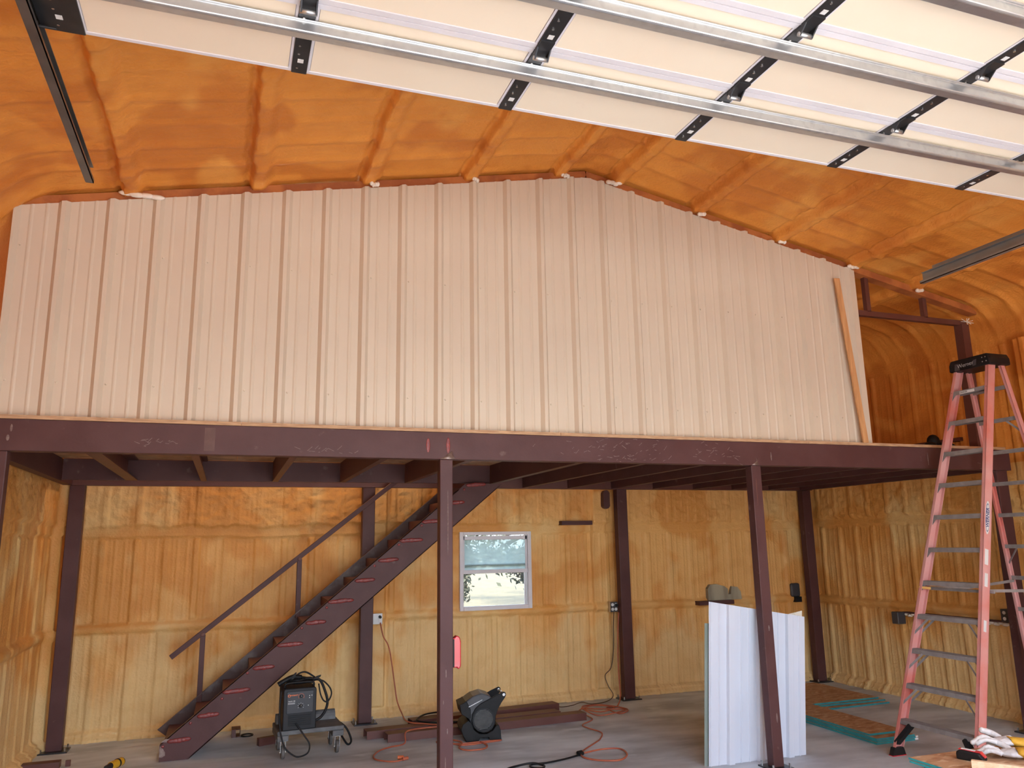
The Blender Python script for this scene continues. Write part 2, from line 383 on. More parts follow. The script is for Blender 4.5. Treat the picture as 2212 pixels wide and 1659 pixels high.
keep = ~((sc_ > WX0) & (sc_ < WX1) & (zc_ > WZ0) & (zc_ < WZ1)) & (Z[:-1, :-1] < zroof(sc_) + 0.10)
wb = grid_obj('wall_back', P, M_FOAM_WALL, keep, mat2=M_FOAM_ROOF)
tag(wb, 'back wall sprayed with tan orange insulation foam around the window', 'wall', kind='structure')
mo = MB()                                                                           # outer cladding skin
yo = lambda x: 3.62 - 0.02 * x
for (x0, x1, z0, z1) in ((XL - 0.1, WX0, 0, 4.3), (WX1, XR + 0.1, 0, 4.2), (WX0, WX1, 0, WZ0), (WX0, WX1, WZ1, 4.3)):
    mo.add([(x0, yo(x0), z0), (x1, yo(x1), z0), (x1, yo(x1), z1), (x0, yo(x0), z1)], [(0, 1, 2, 3)])
mo.add([(XL - 0.1, yo(0), 4.2), (XR + 0.1, yo(9), 4.2), (XR + 0.1, yo(9), 4.25), (PK, yo(PK), 5.3), (XL - 0.1, yo(0), 4.35)], [(0, 1, 2, 3, 4)])
mo.build('cladding', M_OUT, wb)
# torn foam, exposed steel and boxes on the back wall
gash = []
for (x0, x1, z0, z1) in ((5.44, 5.86, 2.095, 2.145), (7.33, 7.86, 1.05, 1.10)):
    gash.append(MB().box((x0, ywall(x0) - 0.20, z0), (x1, ywall(x0) - 0.05, z1)).build('exposed_girt', M_STEEL, wb))
pts = [(math.cos(t) * 0.052 * (1 if abs(math.cos(t)) > .5 else 1) , math.sin(t) * 0.118) for t in np.linspace(0, 2 * math.pi, 16, endpoint=False)]
poly = [(6.05 + max(-.045, min(.045, a * 1.3)), 2.41 + b) for a, b in pts]
MB().prism(poly, ywall(6.05) - 0.235, ywall(6.05) - 0.05, 'y').build('exposed_post', M_STEEL, wb)
poly = [(7.52, 1.10), (7.52, 1.25), (7.56, 1.30), (7.66, 1.305), (7.78, 1.275), (7.83, 1.24), (7.83, 1.17), (7.87, 1.17), (7.89, 1.27), (7.98, 1.26), (8.03, 1.20), (8.04, 1.10)]
MB().prism(poly, ywall(7.7) - 0.112, ywall(7.7) - 0.05, 'y').build('torn_foam_hole', M_GASH, wb)

# ---- left wall (foam)
s = np.concatenate([np.arange(YF, -0.5, 0.06), np.arange(-0.5, 3.5, 0.015)]); z = np.concatenate([np.arange(0, 2.6, 0.02), np.arange(2.6, 4.0, 0.05)])
S, Z = np.meshgrid(s, z, indexing='ij')
H = wall_height(S, Z, 41, 2.14, 1.06) - 0.45 * rib_profile(S, 41) + 0.10 * band(S, 3.2, 0.16, 0.03)
P = np.stack([XL + H, S, Z], -1)
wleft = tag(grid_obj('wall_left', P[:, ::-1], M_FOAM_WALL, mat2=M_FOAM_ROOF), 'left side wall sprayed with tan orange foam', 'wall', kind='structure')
MB().box((XL - 0.1, YF - 0.1, 0), (XL - 0.06, 3.7, 4.35)).build('cladding', M_OUT, wleft)

# ---- right wall (foam)
s = np.concatenate([np.arange(YF, -1.2, 0.06), np.arange(-1.2, 3.45, 0.013)]); z = np.concatenate([np.arange(0, 2.6, 0.018), np.arange(2.6, 3.92, 0.03)])
S, Z = np.meshgrid(s, z, indexing='ij')
upz = sstep(2.45, 2.75, Z)
H = wall_height(S, Z, 73, 2.15, 1.06) * 1.1 * (1 - upz) + upz * (0.045 + 0.8 * rib_profile(S + 0.01 * fbm(S * 0 + 28.0, S * 0, 61), 61) + 0.01 * fbm(S * 1.5, Z * 1.2, 77) + 0.003 * fbm(S * 9, Z * 6, 78))
H += 0.10 * band(S, -0.30, 0.17, 0.04)
zt_ = float(zroof(XR)) + 0.085 - 0.46
H += 0.46 - np.sqrt(0.46 ** 2 - np.clip(Z - zt_, 0, 0.4) ** 2)
P = np.stack([XR - H, S, Z], -1)
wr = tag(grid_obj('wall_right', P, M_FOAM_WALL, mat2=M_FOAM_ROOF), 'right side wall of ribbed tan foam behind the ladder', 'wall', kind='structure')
MB().box((XR + 0.06, YF - 0.1, 0), (XR + 0.1, 3.7, 4.25)).build('cladding', M_OUT, wr)
MB().box((XR - 0.118, 0.32, 0.985), (XR - 0.05, 1.70, 1.000)).build('exposed_girt', M_STEEL, wr)
q = MB(); rb = random.Random(8)
for k in range(26): q.ellipsoid((XR - 0.085, 0.36 + k * 0.052, 0.972 + rb.uniform(-0.012, 0.006)), (0.03, 0.04, 0.020), nu=8, nv=5)
q.build('torn_foam_edge', M_WFOAM, wr, smooth=True)
MB().box((XR - 0.10, 0.6, 2.93), (XR - 0.03, 1.9, 2.97)).build('exposed_girt', M_STEEL_RED, wr)

# ---- front wall with the big door opening the daylight comes through (behind the camera)
DX0, DX1, DZ = 0.72, 6.92, 3.66
mb = MB()
for a, b in (((XL, YF - 0.15, 0), (DX0, YF, 4.3)), ((DX1, YF - 0.15, 0), (XR, YF, 4.2)), ((DX0, YF - 0.15, DZ), (DX1, YF, 4.25))):
    mb.box(a, b)
mb.prism([(XL, 4.2), (XR, 4.1), (XR, 4.25), (PK, 5.25), (XL, 4.3)], YF - 0.15, YF, 'y')
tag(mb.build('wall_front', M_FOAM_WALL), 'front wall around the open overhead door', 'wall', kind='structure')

# ---- roof foam (ceiling)
PURL = (0.75, 1.62, 2.48, 3.34, 4.18, 4.74, 5.58, 6.50, 7.40, 8.20)
r_e = 0.46
xs = np.concatenate([XL + r_e - r_e * np.cos(np.linspace(0.02, math.pi / 2, 22)), np.arange(XL + r_e + 0.012, XR - 0.045 - r_e, 0.013), XR - 0.045 - r_e + r_e * np.sin(np.linspace(0, math.pi / 2 - 0.02, 26))])
ys = np.arange(YF, 3.52, 0.032)
X, Y = np.meshgrid(xs, ys, indexing='ij')
XQ = XR - 0.045
drop = np.where(X > XQ - r_e, r_e - np.sqrt(np.clip(r_e ** 2 - (X - (XQ - r_e)) ** 2, 0, None)), 0)
drop += np.where(X < XL + r_e, r_e - np.sqrt(np.clip(r_e ** 2 - (XL + r_e - X) ** 2, 0, None)), 0)
H = 0.0 * X
for i, px in enumerate(PURL):
    w = px + 0.02 * fbm(Y * 1.3, Y * 0, 90 + i)
    jag = 0.018 * fbm(Y * 9, Y * 0, 120 + i)
    H += 0.060 * sstep(-0.075 + jag, -0.045 + jag, X - w) * (1 - sstep(0.015, 0.10, X - w))
    H -= 0.018 * band(X, w - 0.095 + jag, 0.025, 0.012)
H += 0.012 * vn(X * 0.7 + 3, Y * 2.2, 5) + rib_profile(Y + 0.01 * fbm(X * 3, X * 0, 61), 61) * 1.1 * (0.6 + 0.5 * sstep(8.4, 8.9, X))
H += 0.008 * fbm(X * 1.2, Y * 1.2, 7) + 0.003 * fbm(X * 9, Y * 6, 9)
nr = np.minimum.reduce([np.abs(X - q) for q in PURL])
H += 0.016 * fbm(X * 12, Y * 12, 15) * (1 - sstep(0.05, 0.16, nr)) * (0.3 + 1.2 * np.clip(fbm(X * 0.8, Y * 0.8, 17) + 0.3, 0, 1))
P = np.stack([X, Y, zroof(X) + 0.085 - drop - H], -1)
ceil = tag(grid_obj('ceiling', P[:, ::-1], M_FOAM_ROOF), 'orange sprayed foam ceiling with purlin ridges', 'ceiling', kind='structure')
mb = MB()
for xa, xb in ((XL - 0.15, PK), (PK, XR + 0.15)):
    mb.add([(xa, YF - 0.2, zroof(xa) + 0.22), (xb, YF - 0.2, zroof(xb) + 0.22), (xb, 3.75, zroof(xb) + 0.22), (xa, 3.75, zroof(xa) + 0.22)], [(0, 1, 2, 3)])
mb.build('roof_sheet', M_OUT, ceil)

# ---- outside ground
tag(MB().box((-60, -70, -0.25), (70, 140, -0.13)).build('ground', M_GRASS), 'dry pale grass field outside the window', 'ground', kind='structure')
tag(MB().box((-14, -40, -0.13), (24, YF - 0.2, -0.03)).build('apron', M_APRON), 'pale concrete apron outside the open door', 'ground', kind='structure')

# ------------------------------------------------------------------ window_1
wy = ywall(4.6) - 0.075
win = thing('window_1', 'white single-hung window with dusty upper pane in the back wall', 'window', (4.61, wy, WZ0), kind='structure')
fr = MB()
t = 0.035
fr.box((WX0 - 0.012, wy - 0.02, WZ0 - 0.012), (WX0 + t, wy + 0.06, WZ1 + 0.01)).box((WX1 - t, wy - 0.02, WZ0 - 0.012), (WX1 + 0.012, wy + 0.06, WZ1 + 0.01))
fr.box((WX0 + t, wy - 0.02, WZ1 - 0.03), (WX1 - t, wy + 0.06, WZ1 + 0.01)).box((WX0 + t, wy - 0.025, WZ0 - 0.012), (WX1 - t, wy + 0.06, WZ0 + 0.035))
fr.build('window_frame', M_TRIM, win, bevel=0.003)
zm = 1.545
sa = MB()
sa.box((WX0 + t, wy + 0.012, zm + 0.02), (WX0 + t + 0.022, wy + 0.035, WZ1 - 0.03)).box((WX1 - t - 0.022, wy + 0.012, zm + 0.02), (WX1 - t, wy + 0.035, WZ1 - 0.03))
sa.box((WX0 + t, wy + 0.012, WZ1 - 0.085), (WX1 - t, wy + 0.035, WZ1 - 0.04)).box((WX0 + t, wy - 0.004, zm - 0.015), (WX1 - t, wy + 0.045, zm + 0.03))
us = sa.build('sash', M_TRIM, win, bevel=0.002)
MB().box((WX0 + t + 0.022, wy + 0.02, zm + 0.03), (WX1 - t - 0.022, wy + 0.024, WZ1 - 0.085)).build('pane', M_GLASS_HAZY, us)
MB().box((WX0 + t, wy + 0.037, zm + 0.075), (WX1 - t, wy + 0.05, zm + 0.10)).build('sash_rail', M_TRIM, us)
lo = MB().box((WX1 - t - 0.03, wy + 0.04, WZ0 + 0.035), (WX1 - t - 0.012, wy + 0.056, zm - 0.015)).build('sash', M_TRIM, win)
MB().box((WX0 + t, wy + 0.046, WZ0 + 0.035), (WX1 - t, wy + 0.049, zm - 0.015)).build('pane', M_GLASS, lo)

# ------------------------------------------------------------------ trees outside the window
def tree(loc, h, crown, label, nleaf, seed, low, extra=()):
    rnd = random.Random(seed); t = thing('oak_tree', label, 'tree', (loc[0], loc[1], -0.13), group=None)
    tr = MB(); base = Vector((loc[0], loc[1], -0.13)); top = base + Vector((0.3, 0.2, h * 0.55))
    tr.tube([base, base + Vector((0.1, 0, h * 0.25)), top], 0.22, 8, 4)
    tips = []
    for i in range(14):
        a = rnd.uniform(0, 2 * math.pi); e = rnd.uniform(-0.25, 0.7); L = crown * rnd.uniform(0.6, 1.0)
        m = base + Vector((0.15, 0.1, h * rnd.uniform(0.3, 0.55)))
        tip = m + Vector((math.cos(a) * L, math.sin(a) * L, e * L * 0.8)); tip.z = max(tip.z, low)
        tr.tube([m, (m + tip) / 2 + Vector((0, 0, 0.35)), tip], 0.05, 6, 4); tips += [tip, (m + tip * 2) / 3 + Vector((0, 0, 0.15))]
    for e in extra:                                                                 # low hanging twigs
        e = Vector(e); m = base + Vector((0.1, 0.1, h * 0.4)); tr.tube([m, (m + e) / 2 + Vector((0, 0, 0.25)), e + Vector((0, 0, 0.25)), e], 0.02, 6, 4)
    tr.build('trunk', M_BARK, t, smooth=True)
    v = []; f = []
    for i in range(nleaf + 260 * len(extra)):
        c = (rnd.choice(tips) + Vector((rnd.gauss(0, 0.45), rnd.gauss(0, 0.45), rnd.gauss(0, 0.33)))) if i < nleaf else (Vector(rnd.choice(extra)) + Vector((rnd.gauss(0, 0.11), rnd.gauss(0, 0.13), rnd.gauss(0, 0.11))))
        a = Vector((rnd.gauss(0, 1), rnd.gauss(0, 1), rnd.gauss(0, 1))).normalized(); b = a.orthogonal().normalized(); s_ = rnd.uniform(0.035, 0.07)
        k = len(v); v += [c - a * s_, c + b * s_ * 0.5, c + a * s_, c - b * s_ * 0.5]; f.append((k, k + 1, k + 2, k + 3))
    MB().add(v, f).build('foliage', M_LEAF, t)
tree((3.9, 8.6, 0), 5.2, 2.2, 'leafy oak tree seen at the left edge of the window', 9000, 3, 1.9, [(5.60, 8.3, 1.42), (5.55, 8.4, 1.22), (5.72, 8.3, 1.62), (5.52, 8.3, 1.05)])
tree((8.6, 8.9, 0), 6.0, 2.6, 'leafy oak tree with low branches at the right of the window', 12000, 5, 1.9, [(6.75, 8.4, 1.46), (6.45, 8.5, 1.58), (6.95, 8.4, 1.30), (6.22, 8.5, 1.66), (6.90, 8.4, 1.55), (6.62, 8.5, 1.62)])
tree((13.0, 21.0, 0), 9.0, 4.6, 'far oak tree in the field behind the dusty upper pane', 22000, 9, 2.6)

# ------------------------------------------------------------------ loft front wall of tan sheet metal
wu = thing('wall_upper', 'tan ribbed sheet metal wall standing on the loft edge', 'wall', (3.7, 0.0, ZD), kind='structure')
YP = 0.03
def panel_prof(x):
    k = np.round(x / FT); d = np.abs(x - k * FT)
    h = 0.034 * (1 - sstep(0.014, 0.040, d))
    d2 = np.abs(d - 0.105); return h + 0.005 * (1 - sstep(0.004, 0.012, d2))
XE = 7.40
for j in range(9):
    x0, x1 = j * 3 * FT, min((j + 1) * 3 * FT, XE)
    if x1 - x0 < 0.02: continue
    base = []
    for k in range(j * 3, j * 3 + 4):
        base += [k * FT + q for q in (-0.12, -0.109, -0.101, -0.09, -0.04, -0.014, 0.014, 0.04, 0.09, 0.101, 0.109, 0.12)]
    xx = np.array(sorted([q for q in base if x0 + 1e-4 < q < x1 - 1e-4] + [x0, x1]))
    yy = YP - panel_prof(xx) - 0.0008 * (j % 2)
    P = np.zeros((len(xx), 2, 3)); P[:, 0] = np.stack([xx, yy, xx * 0 + ZD], -1); P[:, 1] = np.stack([xx, yy, zroof(xx) - 0.005], -1)
    P -= np.array([3.7, 0, ZD])
    o = grid_obj('metal_panel', P, M_PANEL, parent=wu, smooth=False)
    m = o.modifiers.new('s', 'SOLIDIFY'); m.thickness = 0.0012
sm = MB()
for k in range(24):
    for zz in (3.02, 3.98):
        x = k * FT + 0.055; sm.cyl((x, YP - 0.001, zz), (x, YP - 0.009, zz), 0.008, 0.005, 6)
sw = sm.build('screw_heads', M_PANEL, wu); sw['kind'] = 'stuff'
for zz in (ZD + 0.03, 3.6, 4.15):
    MB().box((0.02, YP + 0.006, zz - 0.025), (7.38, YP + 0.056, zz + 0.025)).build('wall_girt', M_STEEL, wu)
for i, (bx, bw) in enumerate(((0.80, 0.19), (2.50, 0.05), (4.20, 0.05), (4.68, 0.10), (5.60, 0.06), (6.50, 0.05), (7.36, 0.09), (8.20, 0.06), (3.36, 0.04))):
    rb = random.Random(i); q = MB()
    for k in range(4):
        q.ellipsoid((bx + (k - 1.5) / 4 * bw * 1.4, -0.012 + rb.uniform(-0.006, 0.006), zroof(bx) + 0.005 + rb.uniform(-0.008, 0.008)), (bw * 0.32, 0.022, 0.020), nu=8, nv=5)
    q.build('foam_patch', M_WFOAM, wu, smooth=True)

# leaning lumber strip on the loft wall
lb = thing('lumber_strip', 'knotty pine board leaning on the tan wall near its right end', 'board', (7.26, -0.03, ZD))
MB().bar((7.255, -0.035, ZD + 0.001), (7.112, -0.028, 4.42), 0.062, 0.019, (0, -1, 0)).build('board', M_PINE, lb, bevel=0.002)

# ------------------------------------------------------------------ roof truss over the loft wall
tr = thing('roof_truss', 'rust brown roof truss with foam-covered top chord above the tan wall', 'truss', (4.43, 0.12, 4.1))
for xa, xb in ((0.0, PK), (PK, 9.05)):
    MB().bar((xa, 0.10, zroof(xa) + 0.03), (xb, 0.10, zroof(xb) + 0.03), 0.10, 0.07).build('top_chord', M_CHORD, tr)
MB().bar((0.05, 0.11, 4.13), (8.92, 0.11, 4.13), 0.05, 0.055).build('bottom_chord', M_STEEL_RED, tr)
for x in (1.2, 2.4, 3.6, PK, 5.3, 6.5, 7.6, 8.36):
    MB().bar((x, 0.11, 4.15), (x, 0.11, zroof(x)), 0.05, 0.05, (0, 1, 0)).build('web_strut', M_STEEL_RED, tr)
q = MB()
rb = random.Random(4)
for k in range(9):
    a = rb.uniform(0, 2 * math.pi); q.bar((8.87, 0.04, 4.13), (8.87 + 0.09 * math.cos(a), 0.04 - 0.02 * rb.random(), 4.135 + 0.035 * math.sin(a)), 0.006, 0.004)
q.build('torn_tape', M_WFOAM, tr)
cl = MB().box((8.82, 0.06, ZD), (8.92, 0.16, 4.11)).build('column', M_STEEL_RED, tr)

# ------------------------------------------------------------------ mezzanine (welded loft frame)
mz = thing('mezzanine', 'dark red primed steel loft frame with plywood deck on square posts', 'mezzanine', (4.5, 1.5, 0))
ZB0, ZB1 = 2.535, 2.745
fb = MB()
prof = [(-0.055, ZB0), (0.045, ZB0), (0.045, ZB0 + 0.012), (-0.043, ZB0 + 0.012), (-0.043, ZB1 - 0.012), (0.045, ZB1 - 0.012), (0.045, ZB1), (-0.055, ZB1)]
fb.prism(prof, -0.11, 9.10, 'x')
beam = fb.build('front_beam', M_STEEL, mz, bevel=0.003)
# scorched weld scars, patches and chalk on the beam face
def scar(x, z0, z1, m, w=0.016, name='weld_scar'):
    return MB().ellipsoid((x, -0.0555, (z0 + z1) / 2), (w, 0.003, (z1 - z0) / 2), nu=12, nv=10).build(name, m, beam, smooth=True)
scar(2.945, 2.585, 2.695, M_WELD); scar(3.105, 2.58, 2.705, M_WELD); scar(2.945, 2.60, 2.68, M_CHROME, 0.006, 'weld_bead'); scar(3.105, 2.60, 2.69, M_CHROME, 0.006, 'weld_bead')
scar(0.145, 2.66, 2.71, M_CHALK, 0.008, 'chalk_mark'); scar(0.13, 2.60, 2.64, M_CHALK, 0.010, 'chalk_mark'); scar(6.13, 2.58, 2.66, M_CHALK, 0.006, 'chalk_mark'); scar(7.99, 2.57, 2.70, M_CHALK, 0.004, 'chalk_mark')
for x in (3.09, 5.96):
    MB().prism([(x - 0.05, 2.536), (x + (0.075 if x < 4 else 0.03), 2.536), (x + (0.06 if x < 4 else 0.02), 2.56), (x + (0.045 if x < 4 else 0.01), 2.60), (x + 0.01, 2.575), (x - 0.02, 2.552)], -0.0565, -0.0548, 'y').build('bare_spot', M_BURN, beam, smooth=True)
MB().box((1.33, -0.057, 2.56), (1.40, -0.0545, 2.725)).build('paint_patch', mat('faded_primer', (0.14, 0.068, 0.055), (0.11, 0.05, 0.042), 12, 0.6), beam)
ch = MB(); rb = random.Random(12)
for (cx, cz, wd, hg, nn) in ((0.98, 2.61, 0.16, 0.05, 16), (4.6, 2.63, 0.75, 0.16, 60), (5.5, 2.62, 0.35, 0.13, 30), (2.2, 2.58, 0.3, 0.04, 14), (8.75, 2.63, 0.09, 0.12, 22)):
    for k in range(nn):
        x = cx + rb.gauss(0, wd * 0.42); zz = min(2.735, max(2.545, cz + rb.gauss(0, hg * 0.36))); L = rb.uniform(0.012, 0.05); a = rb.uniform(-0.6, 0.9)
        p0 = Vector((x, -0.0556, zz)); p1 = p0 + Vector((L * math.cos(a), 0, min(2.74, zz + L * math.sin(a)) - zz))
        ch.bar(p0, p1, 0.0035, 0.0016, (0, -1, 0))
ch_o = ch.build('scratches', M_CHALK, beam); ch_o['kind'] = 'stuff'
# rear beam, side beams, stairwell header, trimmer
YB = 3.116
MB().prism([(YB - 0.06, ZB0), (YB + 0.04, ZB0), (YB + 0.04, ZB0 + 0.012), (YB - 0.048, ZB0 + 0.012), (YB - 0.048, ZB1), (YB - 0.06, ZB1)], 0.0, 9.2, 'x').build('rear_beam', M_STEEL_RED, mz)
for x in (-0.03, 9.03):
    MB().box((x - 0.04, 0.05, ZB0), (x + 0.04, YB - 0.062, ZB1)).build('side_beam', M_STEEL, mz)
MB().box((0.02, 2.45, ZB0 + 0.008), (4.26, 2.50, ZB1)).build('stairwell_header', M_STEEL, mz)
def joist(x, y0, y1, wide=0.055, m=M_STEEL):
    q = MB(); w = wide
    q.prism([(x - w / 2, ZB0 + 0.006), (x + w / 2, ZB0 + 0.006), (x + w / 2, ZB0 + 0.016), (x - w / 2 + 0.004, ZB0 + 0.016), (x - w / 2 + 0.004, ZB1 - 0.01), (x + w / 2, ZB1 - 0.01), (x + w / 2, ZB1), (x - w / 2, ZB1)], y0, y1, 'y')
    return q.build('joist', m, mz)
joist(0.62, 0.05, 2.45, 0.10, M_STEEL_RED)
for x in (1.27, 1.95, 2.63, 3.32): joist(x, 0.05, 2.45, m=M_STEEL_RED)
MB().box((4.26, 0.05, ZB0 + 0.006), (4.33, YB - 0.062, ZB1)).build('trimmer_joist', M_STEEL, mz)
for i in range(7): joist(4.90 + 0.6 * i, 0.05, YB - 0.062)
# posts
def post(x, y, w, d, top, m, rot=0):
    q = MB().box((x - w / 2, y - d / 2, 0.012), (x + w / 2, y + d / 2, top)); o = q.build('post', m, mz, bevel=0.006, seg=2)
    pl = MB().box((x - w / 2 - 0.055, y - d / 2 - 0.055, 0.0), (x + w / 2 + 0.055, y + d / 2 + 0.055, 0.012)).build('base_plate', M_STILE, o, world=True)
    for sx in (-1, 1):
        for sy in (-1, 1):
            MB().cyl((x + sx * (w / 2 + 0.032), y + sy * (d / 2 + 0.032), 0.012), (x + sx * (w / 2 + 0.032), y + sy * (d / 2 + 0.032), 0.045), 0.009, n=6).build('anchor_bolt', M_CHROME, o)
    return o
p_ = post(0.085, 0.0, 0.102, 0.09, ZB0, M_STEEL)
pc = post(3.094, 0.0, 0.102, 0.09, ZB0, M_STEEL)
pr = post(5.965, 0.0, 0.102, 0.09, ZB0, M_STEEL)
post(8.97, 0.0, 0.15, 0.09, ZB0, M_STEEL)
for x in (0.06, 3.014, 6.223, 9.10): post(x, YB - 0.005, 0.14, 0.105, ZB0, M_STEEL)
for (px, zz, L) in ((3.09, 0.95, 0.06), (3.10, 0.55, 0.04), (3.105, 2.05, 0.5), (3.085, 0.28, 0.2), (3.07, 0.75, 0.03)):
    MB().ellipsoid((px, -0.0455, zz), (0.004, 0.0012, L / 2), nu=8, nv=10).build('scuff', M_CHALK, pc, smooth=True)
for (px, zz, L) in ((5.97, 1.13, 0.05), (5.98, 0.4, 0.08), (5.955, 2.3, 0.25)):
    MB().ellipsoid((px, -0.0455, zz), (0.008, 0.0012, L / 2), nu=8, nv=10).build('scuff', M_CHALK if L < .2 else M_STEEL_RED, pr, smooth=True)
# deck sheets: edges show along the beam
rows = ((-0.062, 1.20), (1.203, 2.44), (2.443, 3.06))
seams = (-0.10, 1.57, 4.06, 6.56, 9.05)
for ri, (y0, y1) in enumerate(rows):
    for a, b in zip(seams[:-1], seams[1:]):
        if ri == 2:
            if b < 4.2: continue
            a = max(a, 4.27)
        MB().box((a + 0.0015, y0, ZB1 + 0.001), (b - 0.0015, y1, ZD)).build('deck_sheet', M_PLY, mz)
# dark rag lying on the deck behind the ladder
rg = MB(); rb = random.Random(3)
for k in range(5): rg.ellipsoid((8.36 + 0.07 * k, 0.25 + rb.uniform(-0.03, 0.03), ZD + 0.039 + (0.04 if k == 1 else 0)), (0.07, 0.06, 0.038 + (0.04 if k == 1 else 0.0)), nu=10, nv=6)
tag(rg.build('work_rag', M_BLACK, smooth=True), 'crumpled black rag on the loft deck behind the ladder', 'rag')

# a bulb over the stairwell lights the wall behind the rear beam
lp = thing('pendant_lamp', 'bare bulb pendant hanging over the stairwell in the loft', 'lamp', (2.45, 2.75, 4.15))
MB().cyl((2.45, 2.75, 4.22), (2.45, 2.75, 4.63), 0.006, n=8).build('cord', M_BLACKC, lp)
MB().cyl((2.45, 2.75, 4.15), (2.45, 2.75, 4.22), 0.02, n=10).build('socket', M_BLACK, lp)
mbulb, n_, l_, b_ = new_mat('bulb_glow'); b_.inputs['Emission Color'].default_value = (1.0, 0.75, 0.45, 1); b_.inputs['Emission Strength'].default_value = 8
MB().ellipsoid((2.45, 2.75, 4.11), (0.035, 0.035, 0.045)).build('bulb', mbulb, lp, smooth=True)
ll = bpy.data.lights.new('bulb_light', 'POINT'); ll.energy = 20; ll.color = (1.0, 0.80, 0.52); ll.shadow_soft_size = 0.05
lo_ = bpy.data.objects.new('bulb_light', ll); COL.objects.link(lo_); lo_.parent = lp; lo_.location = (0, 0, -0.11)

# ------------------------------------------------------------------ staircase along the back wall
st = thing('staircase', 'dark red steel staircase rising right to the loft with weld marks on its side', 'staircase', (2.6, 2.65, 0))
SS = 0.823
up = lambda x: 0.991 + SS * (x - 2.03)
dn = lambda x: 0.628 + SS * (x - 2.045)
ztop = 2.53
def stringer(y, s_, m, du):
    up = lambda x: 0.991 + SS * (x - 2.03) + du
    poly = [(1.035, 0.0), (1.285, 0.0), (2.045 + (ztop - 0.628) / SS, ztop), (2.03 + (ztop - 0.991 - du) / SS, ztop), (1.035, up(1.035))]
    if s_ < 0: poly = [(1.15, 0.0), (1.285, 0.0), (2.045 + (ztop - 0.628) / SS, ztop), (2.03 + (ztop - 0.991 - du) / SS, ztop), (0.965, up(0.965))]
    q = MB().prism(poly, y, y + 0.008 * s_, 'y')
    for f_ in (up, dn):                                                             # channel flanges
        xa = 1.04 if f_ is up else 1.29; xb = 3.86 if f_ is up else 4.33; o_ = -0.004 if f_ is up else 0.004
        q.bar((xa, y + s_ * 0.028, f_(xa) + o_), (xb, y + s_ * 0.028, f_(xb) + o_), 0.056, 0.008)
    return q.build('stringer', m, st)
M_WORN = mat('worn_primer_steel', (0.10, 0.055, 0.05), (0.20, 0.165, 0.155), 5.0, 0.45, 0, 0.08, 60, lo=0.48, hi=0.66, spec=0.4)
sn = stringer(2.30, 1, M_STEEL, -0.028); sf = stringer(2.98, -1, M_WORN, 0.03)
tread0 = None
for i in range(13):
    x = 1.197 + 0.2378 * i; zz = 0.17 + 0.1957 * i
    zz += 0.012
    q = MB().box((x - 0.125, 2.309, zz - 0.005), (x + 0.125, 2.971, zz + 0.001)).box((x - 0.125, 2.309, zz - 0.085), (x - 0.119, 2.971, zz - 0.005)).box((x + 0.119, 2.309, zz - 0.048), (x + 0.125, 2.971, zz - 0.005))
    if i < 12: q.build('tread', M_STEEL_RED, st)
rb = random.Random(21)
for i in range(13):
    x = 1.197 + 0.2378 * i; zz = 0.17 + 0.1957 * i
    q = MB(); L = rb.uniform(0.085, 0.115); tl = Matrix.Rotation(rb.uniform(-0.08, 0.02), 3, 'Y')
    for k in range(5):
        q.ellipsoid((x + (k - 2) * L * 0.36, 2.2985, zz + 0.002 * rb.uniform(-1, 1) + (k - 2) * 0.002), (L * 0.42, 0.011, 0.023 - 0.002 * abs(k - 2)), tl, 12, 7)
    w = q.build('weld_bead', M_WELD, sn, smooth=True)
    if rb.random() < 0.7:
        MB().ellipsoid((x - 0.12 - 0.03 * rb.random(), 2.2985, zz - 0.035 - 0.03 * rb.random()), (0.014, 0.005, 0.013), nu=10, nv=6).build('weld_spatter', M_WELD, sn, smooth=True)
MB().prism([(1.037, 0.04), (1.037, 0.12), (1.05, 0.135), (1.085, 0.075), (1.085, 0.05), (1.06, 0.035)], 2.2985, 2.3, 'y').build('bare_spot', M_BURN, sn)
MB().prism([(1.045, 0.165), (1.08, 0.19), (1.115, 0.188), (1.095, 0.162)], 2.2985, 2.3, 'y').build('bare_spot', M_BURN, sn)
hr = MB().bar((1.045, 2.955, 0.82), (3.52, 2.955, 2.77), 0.05, 0.05).build('handrail', M_STEEL, st, bevel=0.003)
for (x, za, zb) in ((1.335, up(1.335) - 0.04, 1.025), (2.262, up(2.262) - 0.04, 1.755)):
    MB().box((x - 0.025, 2.93, za), (x + 0.025, 2.978, zb)).build('rail_post', M_STEEL, st, bevel=0.003)
    MB().ellipsoid((x, 2.928, zb - 0.0), (0.022, 0.0025, 0.018)).build('weld_bead', M_STEEL_RED, hr, smooth=True)

